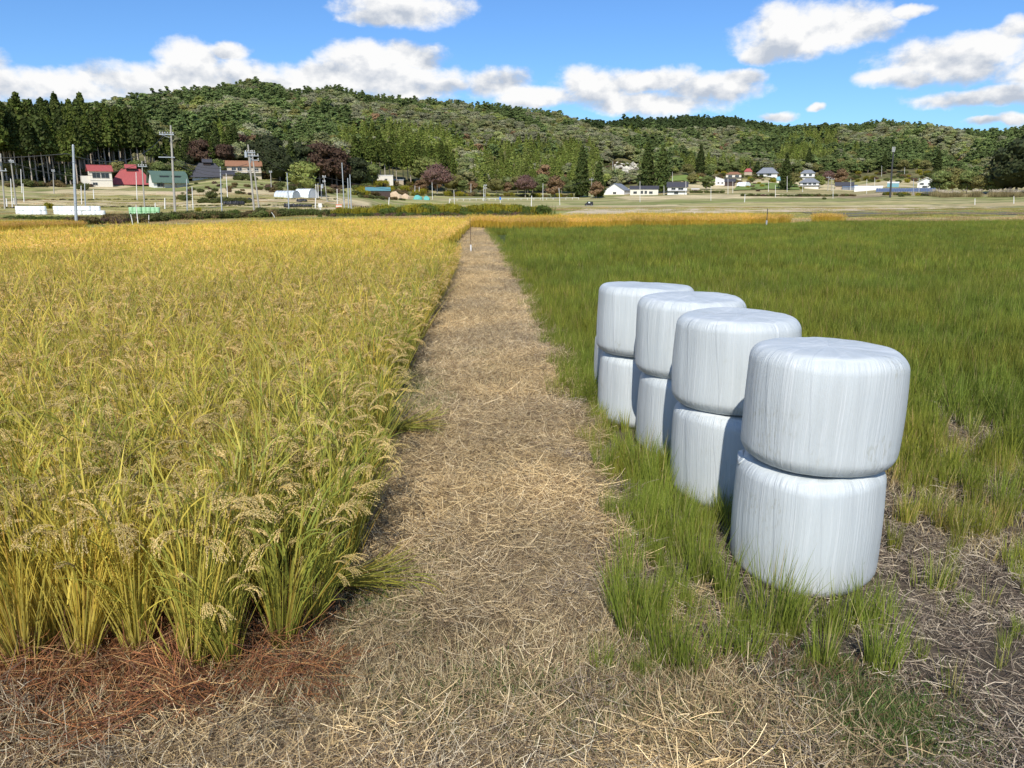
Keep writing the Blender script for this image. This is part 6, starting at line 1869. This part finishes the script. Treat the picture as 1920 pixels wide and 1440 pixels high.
def build_poles():
    W = {}
    P = place_pole
    # big concrete utility pole
    r, h, l, r0, x, y, z, b = P(320, 235, 328, 398.5, 'utility', 'tall concrete utility pole with two crossarms standing in front of the green roofed barn', w=.24)
    s = h / 163.
    crossarm(r, 0, h - 17 * s, l - 22 * s, l + 4 * s, 6, .1); crossarm(r, 0, h - 59 * s, l * .6 - 24 * s, l * .6 + 5 * s, 0, .08)
    Geo().tube([(l - 2, -.15, h - 17 * s - .0), (l * .85, -.15, h - 24 * s)], .05, 5).obj('brace', M['steel'], r)
    W['big'] = (x, y, z + h - 1)
    r, h, l, r0, x, y, z, b = P(137, 273, 143, 427, 'steel', 'plain grey steel pole at the road edge, thickest pole on the left', w=.16)
    W['steel'] = (x, y, z + h * .9)
    Geo().tube([(l, 0, h), (l, 0, h + .12)], [.12, .04], 8).obj('cap', M['steel'], r)
    for k in (.3, .55, .8):
        Geo().tube([(l * k, 0, h * k), (l * k, 0, h * k + .06)], .16, 10).obj('band', M['steel'], r)
    def util(px0, py0, px1, py1, label, arms, tr=False, key=None, w=.16):
        r, h, l, r0, x, y, z, b = P(px0, py0, px1, py1, 'utility', label, w=w)
        s = h / (py1 - py0)
        for (dy, a, c, n) in arms: crossarm(r, 0, h - dy * s, l + a * s, l + c * s, n, .07)
        if tr: Geo().tube([(l - .5, -.3, h - 24 * s), (l - .5, -.3, h - 24 * s + 1)], .28, 10).obj('transformer', M['steel'], r)
        if key: W[key] = (x, y, z + h - .5)
    util(1, 288, 9, 392, 'leaning utility pole cut by the left edge with a white transformer', [(32, -6, 6, 2)], True, 'a')
    util(20, 298, 31, 386, 'utility pole leaning left, second from the left edge', [(6, -4, 5, 3)], False, 'b')
    util(266, 302, 271, 389, 'utility pole with one crossarm in front of the red hipped roof', [(10, -8, 8, 4)], key='c')
    util(465, 271, 477, 400, 'left of the twin utility poles before the orange roofed house', [(15, -7, 5, 3), (21, -7, 9, 2)], True, 'd', .2)
    util(472, 281, 486, 392, 'right of the twin utility poles, leaning slightly more', [(5, -4, 6, 3), (11, -3, 12, 3), (19, -3, 12, 2)], True, 'e', .18)
    util(507, 320, 509, 357, 'distant utility pole on the slope right of the orange roofed house', [(3, -3, 3, 2)], w=.14)
    util(607, 329, 614, 379, 'leaning utility pole right of the greenhouses', [(3, -3, 4, 2), (12, -3, 3, 2)], True, 'f', .14)
    util(1109, 333, 1110, 370, 'utility pole beside the broad dark cedar', [(4, -4, 4, 2)], key='g')
    util(910, 345, 910, 376.5, 'utility pole with a box left of the bare saplings at the hill foot', [(3, -3, 3, 2), (8, -3, 3, 2)], True)
    util(1554, 330, 1552, 358, 'utility pole left of the long dark roofed shed', [(3, -4, 4, 3)], key='h')
    util(1560, 333, 1559, 358, 'utility pole close right of another by the village road', [(3, -5, 5, 3)])
    util(100, 318, 101, 363, 'utility pole before the pale cedar trunks', [(3, -3, 3, 2)], w=.13)
    single = [
        (43, 344, 45, 380, 'thin', 'slim curved topped pole near the left edge'), (20, 335, 23, 389, 'thin', 'slim pole between the two leaning utility poles at far left'),
        (39, 317, 41, 362, 'thin', 'distant slim pole at the left end of the bare trunks'), (160, 344, 160, 387, 'steel', 'slim grey pole right of the thick steel one'), (152, 348, 153, 384, 'thin', 'faint thin pole just left of the slim grey one'),
        (163, 293, 165, 322, 'thin', 'pole rising behind the cream red roofed house'), (255, 323, 257, 376, 'thin', 'slim pole in front of the red hipped roof, left of the utility pole'),
        (350, 335, 351, 397, 'steel', 'pale pole right of the tall concrete one'), (360, 350, 362, 392, 'thin', 'shorter pale pole just right of the pale pole'),
        (413, 312, 416, 399, 'steel', 'pale steel pole in front of the charcoal roofed house'), (424, 325, 427, 375, 'thin', 'slim pole right of the charcoal roofed house'),
        (538, 324, 542, 400, 'steel', 'grey steel pole in front of the grey greenhouse'), (641, 305, 646, 397, 'steel', 'tallest of the three poles by the goldenrod'),
        (652, 334, 654, 400, 'steel', 'shortest of the three poles by the goldenrod, in the middle'), (656, 327, 659, 400, 'steel', 'right one of the three poles by the goldenrod'),
        (632, 354, 633, 397, 'thin', 'white capped pole left of the three poles'), (592, 345, 593, 372, 'thin', 'first thin dark pole right of the white greenhouse'), (596, 344, 597, 372, 'thin', 'second thin pole right of the white greenhouse'), (602, 348, 603, 372, 'thin', 'third thin pole right of the white greenhouse'),
        (810, 342, 811, 374, 'thin', 'pole in front of the red-brown tree'), (851, 356, 852, 384, 'thin', 'thin pole at the left end of the guard rail'), (883, 344, 883, 363, 'thin', 'short pole among bushes at the hill foot'),
        (778, 348, 778, 367, 'thin', 'thin pole above the turquoise tarps'), (786, 350, 786, 367, 'thin', 'second thin pole above the turquoise tarps'), (907, 348, 907, 377, 'thin', 'thin pole left of the boxed utility pole'), (1018, 344, 1018, 376, 'thin', 'pole with stay wire at the hill foot'),
        (1048, 352, 1050, 385, 'thin', 'pole in the field before the rust tree'), (1200, 340, 1200, 379, 'thin', 'pole in the field before the long cream house'), (1245, 348, 1245, 366, 'thin', 'short pole between the long cream and the stepped roof houses'),
        (1286, 339, 1286, 366, 'thin', 'pole at the right end of the stepped roof house'), (1261, 322, 1261, 344, 'thin', 'pole at the top of the lawn'), (1333, 349, 1333, 376, 'thin', 'pole in the field right of the little pale shed'), (1149, 302, 1149, 319, 'thin', 'pole above the rocky bank'),
        (1365, 335, 1365, 364, 'thin', 'pole in front of the slanting roof house'), (1374, 340, 1374, 362, 'thin', 'pole just right of the one at the slanting roof house'), (1441, 340, 1441, 360, 'thin', 'pole on the lawn left of the turquoise roof'),
        (1454, 347, 1454, 370, 'thin', 'pole in front of the turquoise roof'), (1476, 330, 1476, 360, 'thin', 'pole in front of the lone village cedar'), (1505, 348, 1505, 360, 'thin', 'short pole below the tiled houses'), (1562, 347, 1562, 372, 'thin', 'pole in the field before the dark roofed shed'),
        (1595, 335, 1595, 357, 'thin', 'pole at the right end of the dark roofed shed'), (1625, 336, 1625, 363, 'thin', 'pole in front of the long white shed'), (1640, 333, 1640, 350, 'thin', 'pole behind the long white shed'), (1653, 311, 1653, 331, 'thin', 'pole on the slope left of the dark mast'),
        (1696, 314, 1696, 331, 'thin', 'pole on the slope right of the dark mast'), (1713, 336, 1712, 365, 'steel', 'pole before the solar panels, left of the gabled house'), (1723, 334, 1723, 365, 'steel', 'pole before the left corner of the white gabled house'), (1739, 338, 1738, 363, 'thin', 'pole before the right half of the white gabled house'),
        (175, 355, 176, 373, 'marker', 'short white post below the cream house'), (309, 371, 309, 392, 'marker', 'white post left of the tall concrete pole base'), (291, 380, 291, 390, 'marker', 'tiny white post above the green bales'),
        (730, 370, 728, 392, 'marker', 'crooked white post in the field right of the three poles'), (843, 372, 842, 389, 'marker', 'white post in the field below the guard rail'), (997, 367, 996, 388, 'marker', 'white post above the goldenrod near the big bush'),
        (1397, 364, 1396, 379, 'marker', 'leaning white post in the green field'), (1828, 372, 1828, 384, 'marker', 'white post in the field at right'), (1901, 368, 1901, 382, 'marker', 'white post by the reed bed at the right edge'),
        (592, 371, 591, 391, 'marker', 'thin white post before the white greenhouse'), (12, 372, 13, 389, 'marker', 'white post near the left edge'), (26, 371, 27, 384, 'marker', 'short white post between the leaning utility poles'), 
        (108, 415, 115, 429, 'marker', 'leaning white stake in the grass left of the thick steel pole'), (245, 402, 250, 424, 'marker', 'leaning white stake, left of the pair before the green bales'), (255, 384, 259, 420, 'marker', 'tall white stake standing before the green bales'), (279, 403, 279, 419, 'marker', 'short grey stake right of the tall white stake'),
        (509, 398, 517, 409, 'marker', 'fallen-over white stake in the brush'), (1303, 398, 1299, 409, 'marker', 'leaning white stake at the rim of the yellow rice'),
    ]
    for a in single:
        P(*a, w=(.10 if a[4] == 'thin' else .13 if a[4] == 'steel' else (.06 if a[3] > 395 else .13)))
    # reflective orange barricade
    x, y, z = hit(636, 398); b = math.atan2(x, y); r = empty('barricade', (x, y, z), -b)
    for k in (-.45, .45): Geo().box(k - .07, k + .07, -.04, .04, 0, 1.6).obj('leg', M['post'], r)
    for k, m_ in enumerate(('orange', 'post', 'orange')): Geo().box(-.6, .6, -.06, -.045, .85 + .25 * k, 1.09 + .25 * k).obj('board', M[m_], r)
    tag(r, 'small orange and white barricade left of the three poles', 'barricade')
    x, y, z = hit(601, 398); b = math.atan2(x, y); r = empty('meter_cabinet', (x, y, z), -b)
    Geo().box(-.12, .12, -.1, .1, 0, .9).obj('leg', M['post'], r); Geo().box(-.35, .35, -.2, .2, .9, 1.7).obj('cabinet', M['post'], r); tag(r, 'white roadside cabinet on a stand near the road bend', 'cabinet')
    # blue sign
    x, y, z = hit(938, 388.5); b = math.atan2(x, y); r = empty('blue_road_sign', (x, y, z), -b); D = math.hypot(x, y) / F
    Geo().tube([(0, 0, 0), (0, 0, 17 * D)], .08, 6).obj('sign_post', M['post'], r); Geo().box(-1.6 * D, 1.6 * D, -.12, -.09, 13 * D, 18 * D).obj('sign_panel', M['bluesign'], r); tag(r, 'small blue sign on a white post in the middle fields', 'sign')
    # communications mast
    x, y, z = hit(1669, 370.5); b = math.atan2(x, y); D = math.hypot(x, y) / math.hypot(F, 709); h = 89 * D; l = -3.2 * D
    r = empty('antenna_mast', (x, y, z), -b)
    Geo().tube([(0, 0, -.5), (l * .8, 0, h * .6), (l, 0, h)], [.36, .28, .2], 8).obj('shaft', M['mastdark'], r)
    for k in range(3):
        Geo().box(l + (k - 1) * 1.9 * D - .45 * D, l + (k - 1) * 1.9 * D + .45 * D, -.5, -.2, h - 9 * D, h).obj('antenna_panel', M['ceram'], r)
    tag(r, 'slender dark antenna mast with white panels on top, tallest structure at right', 'mast')
    # thin rod at the end of the path, white foot
    x, y = gp(883, 477, .1); z = float(T(x, y)); D = math.hypot(x, y) / F; r = empty('survey_rod', (x, y, z), 0)
    Geo().tube([(0, 0, 0), (0, 0, 15 * D)], .035, 8).obj('white_sleeve', M['post'], r); Geo().tube([(0, 0, 15 * D), (-.02, 0, 66 * D)], .010, 6).obj('rod', M['dark'], r)
    tag(r, 'thin dark rod with a white sleeve on the path between the paddies', 'rod')
    x, y = gp(1437, 422, .2); z = float(T(x, y)); D = math.hypot(x, y) / F; r = empty('survey_rod', (x, y, z), 0)
    Geo().tube([(0, 0, 0), (0, 0, 13 * D)], .07, 8).obj('grey_sleeve', M['steel'], r); Geo().tube([(0, 0, 13 * D), (0, 0, 33 * D)], .03, 6).obj('rod', M['mastdark'], r)
    tag(r, 'dark rod with a grey sleeve at the rim of the green and yellow rice', 'rod')
    # wires
    def wire(a, b, sag, label):
        a, b = Vector(a), Vector(b); pts = []
        for k in range(17):
            t = k / 16; p = a.lerp(b, t); p.z -= sag * 4 * t * (1 - t); pts.append(p - a)
        o = Geo().tube([tuple(p) for p in pts], .038, 4).obj('overhead_wire', M['mastdark']); o.location = a; tag(o, label, 'wire')
    s = Vector(W['steel'])
    wire(s, s + Vector((-30, 8, .3)), .5, 'black cable running left from the thick steel pole out of the picture')
    wire(s, W['big'], 2.6, 'cable sagging between the thick steel pole and the tall concrete pole')
    for k, off in enumerate((-1.2, .2, 1.0)): wire(Vector(W['big']) + Vector((off, 0, -4 - k * .9)), Vector(W['d']) + Vector((off * .5, 0, -3 - k * .6)), 1.6, ['upper', 'middle', 'lower'][k] + ' cable from the tall concrete pole to the twin utility poles')
    wire(W['c'], W['big'], 1.2, 'cable from the pole before the red roof to the tall concrete pole')
    wire(W['b'], W['c'], 2.5, 'cable crossing before the cedar trunks to the red roof pole')
    wire(W['a'], W['b'], .6, 'short cable between the two leaning poles at far left')
    wire(W['e'], W['f'], 1.8, 'cable from the twin poles to the leaning pole by the greenhouses')
    wire(W['f'], W['g'], 6., 'long cable along the hill foot to the pole by the dark cedar')


build_poles()


# ------------------------------------------------------------------ far bales, black bundles, kei car
def build_far_bales():
    me = bale_geo(3, 1.0, 1.0, 20, 9, .12).mesh('far_bale', M_BALE_FAR, True)
    mg = bale_geo(4, 1.0, 1.0, 20, 9, .12).mesh('far_green_bale', M_BALE_GREEN, True)
    def row(x0, x1, yb, yt, n, mesh, kind, grp, where, extra=0):
        cc_ = hit((x0 + x1) / 2, yb); dd_ = cc_[1]; a = (dd_ * math.tan(bearing(x0, yb)), dd_, cc_[2]); c = (dd_ * math.tan(bearing(x1, yb)), dd_, cc_[2])
        w = math.hypot(c[0] - a[0], c[1] - a[1]); d = w / n
        dist = math.hypot(a[0], a[1]); hgt = (yb - yt) * dist / math.hypot(F, x0 - 960) / 2
        for lv in range(2):
            for k in range(n + (extra if lv == 0 else 0)):
                t = (k + .5) / n
                x, y = a[0] + (c[0] - a[0]) * t, a[1] + (c[1] - a[1]) * t
                o = bpy.data.objects.new('wrapped_bale', mesh); link(o)
                o.location = (x + rng.normal(0, .02), y + rng.normal(0, .06), a[2] - .05 + lv * hgt + (c[2] - a[2]) * t); o.scale = (d * 1.04, d * 1.04, hgt); o.rotation_euler = (0, 0, rng.uniform(0, 6))
                m_ = n + (extra if lv == 0 else 0)
                tag(o, f"{kind} bale, {ORD[k]} from the left, {['bottom', 'top'][lv]} layer of {where}", 'hay bale', grp)
    row(30, 88, 402.5, 387, 7, me, 'white', 'left far white row', 'the far white row at left')
    row(102, 189, 403, 387, 10, me, 'white', 'right far white row', 'the longer white row', 1)
    row(243, 301, 405.5, 389, 7, mg, 'pale green', 'far green row', 'the pale green row')
    # black upright bundles
    g = Geo(); g.tube([(0, 0, 0), (0, 0, .35), (.04, 0, .62), (.1, 0, .95)], [.38, .42, .34, .12], 8); bm_ = g.mesh('black_bundle', M['black'])
    def bundles(x0, x1, y, n, where, s=1.0):
        for k in range(n):
            px = x0 + (x1 - x0) * (k + rng.uniform(-.15, .15)) / max(1, n - 1)
            x, y_, z = hit(px, y + rng.uniform(-.3, .3)); o = bpy.data.objects.new('black_bundle', bm_); link(o); q = s * rng.uniform(.85, 1.1)
            o.location = (x, y_, z - .05); o.scale = (q, q, q); o.rotation_euler = (0, 0, rng.uniform(0, 6)); tag(o, ORD[k] + ' black bundle from the left in ' + where, 'bundle', 'black bundles in ' + where)
    bundles(421, 456, 384.5, 12, 'the row left of the twin poles', .95); bundles(467, 473, 378.5, 3, 'the group behind the twin poles', .9)
    bundles(535, 583, 389, 16, 'the long row right of the twin poles', .9); bundles(558, 574, 379, 7, 'the short row before the white greenhouse', .85)
    bundles(588, 612, 389, 6, 'the thin row ending the long black row', .45); bundles(662, 690, 389.5, 8, 'the low row right of the three poles', .5)
    # small black car on the field road
    x, y, z = hit(1104, 386); D = math.hypot(x, y) / F
    r = empty('parked_car', (x, y, z + .02), R(2)); L = 15 * D; hh = 7.6 * D
    prof = [(-.5, .12), (-.5, .42), (-.42, .52), (-.30, .58), (-.16, .98), (.46, 1.0), (.5, .6), (.5, .12)]
    V = [(p[0] * L, s * L * .2, p[1] * hh) for s in (-1, 1) for p in prof]; n = len(prof)
    Geo().poly(V, [tuple(range(n)), tuple(range(2 * n - 1, n - 1, -1))] + [(i, (i + 1) % n, n + (i + 1) % n, n + i) for i in range(n)]).obj('body', M['black'], r)
    for xx in (-.30, .32):
        for s in (-1, 1):
            w = Geo().tube([(xx * L, s * (L * .2 + .01), hh * .14), (xx * L, s * (L * .2 - .25), hh * .14)], hh * .17, 12).obj('wheel', M['black'], r)
            Geo().tube([(xx * L, s * (L * .2 + .03), hh * .14), (xx * L, s * (L * .2 + .0), hh * .14)], hh * .09, 10).obj('rim', M['steel'], w)
    Geo().box(-.10 * L, .12 * L, -L * .2 - .02, -L * .2 - .005, hh * .62, hh * .9).obj('side_window', M['film'], r)
    Geo().box(.16 * L, .42 * L, -L * .2 - .02, -L * .2 - .005, hh * .62, hh * .9).obj('rear_side_window', M['glass'], r)
    Geo().box(-.51 * L, -.5 * L - .02, -L * .15, L * .15, hh * .3, hh * .4).obj('headlight', M['ceram'], r)
    tag(r, 'small black boxy car parked on the field road in the middle distance', 'car')


build_far_bales()
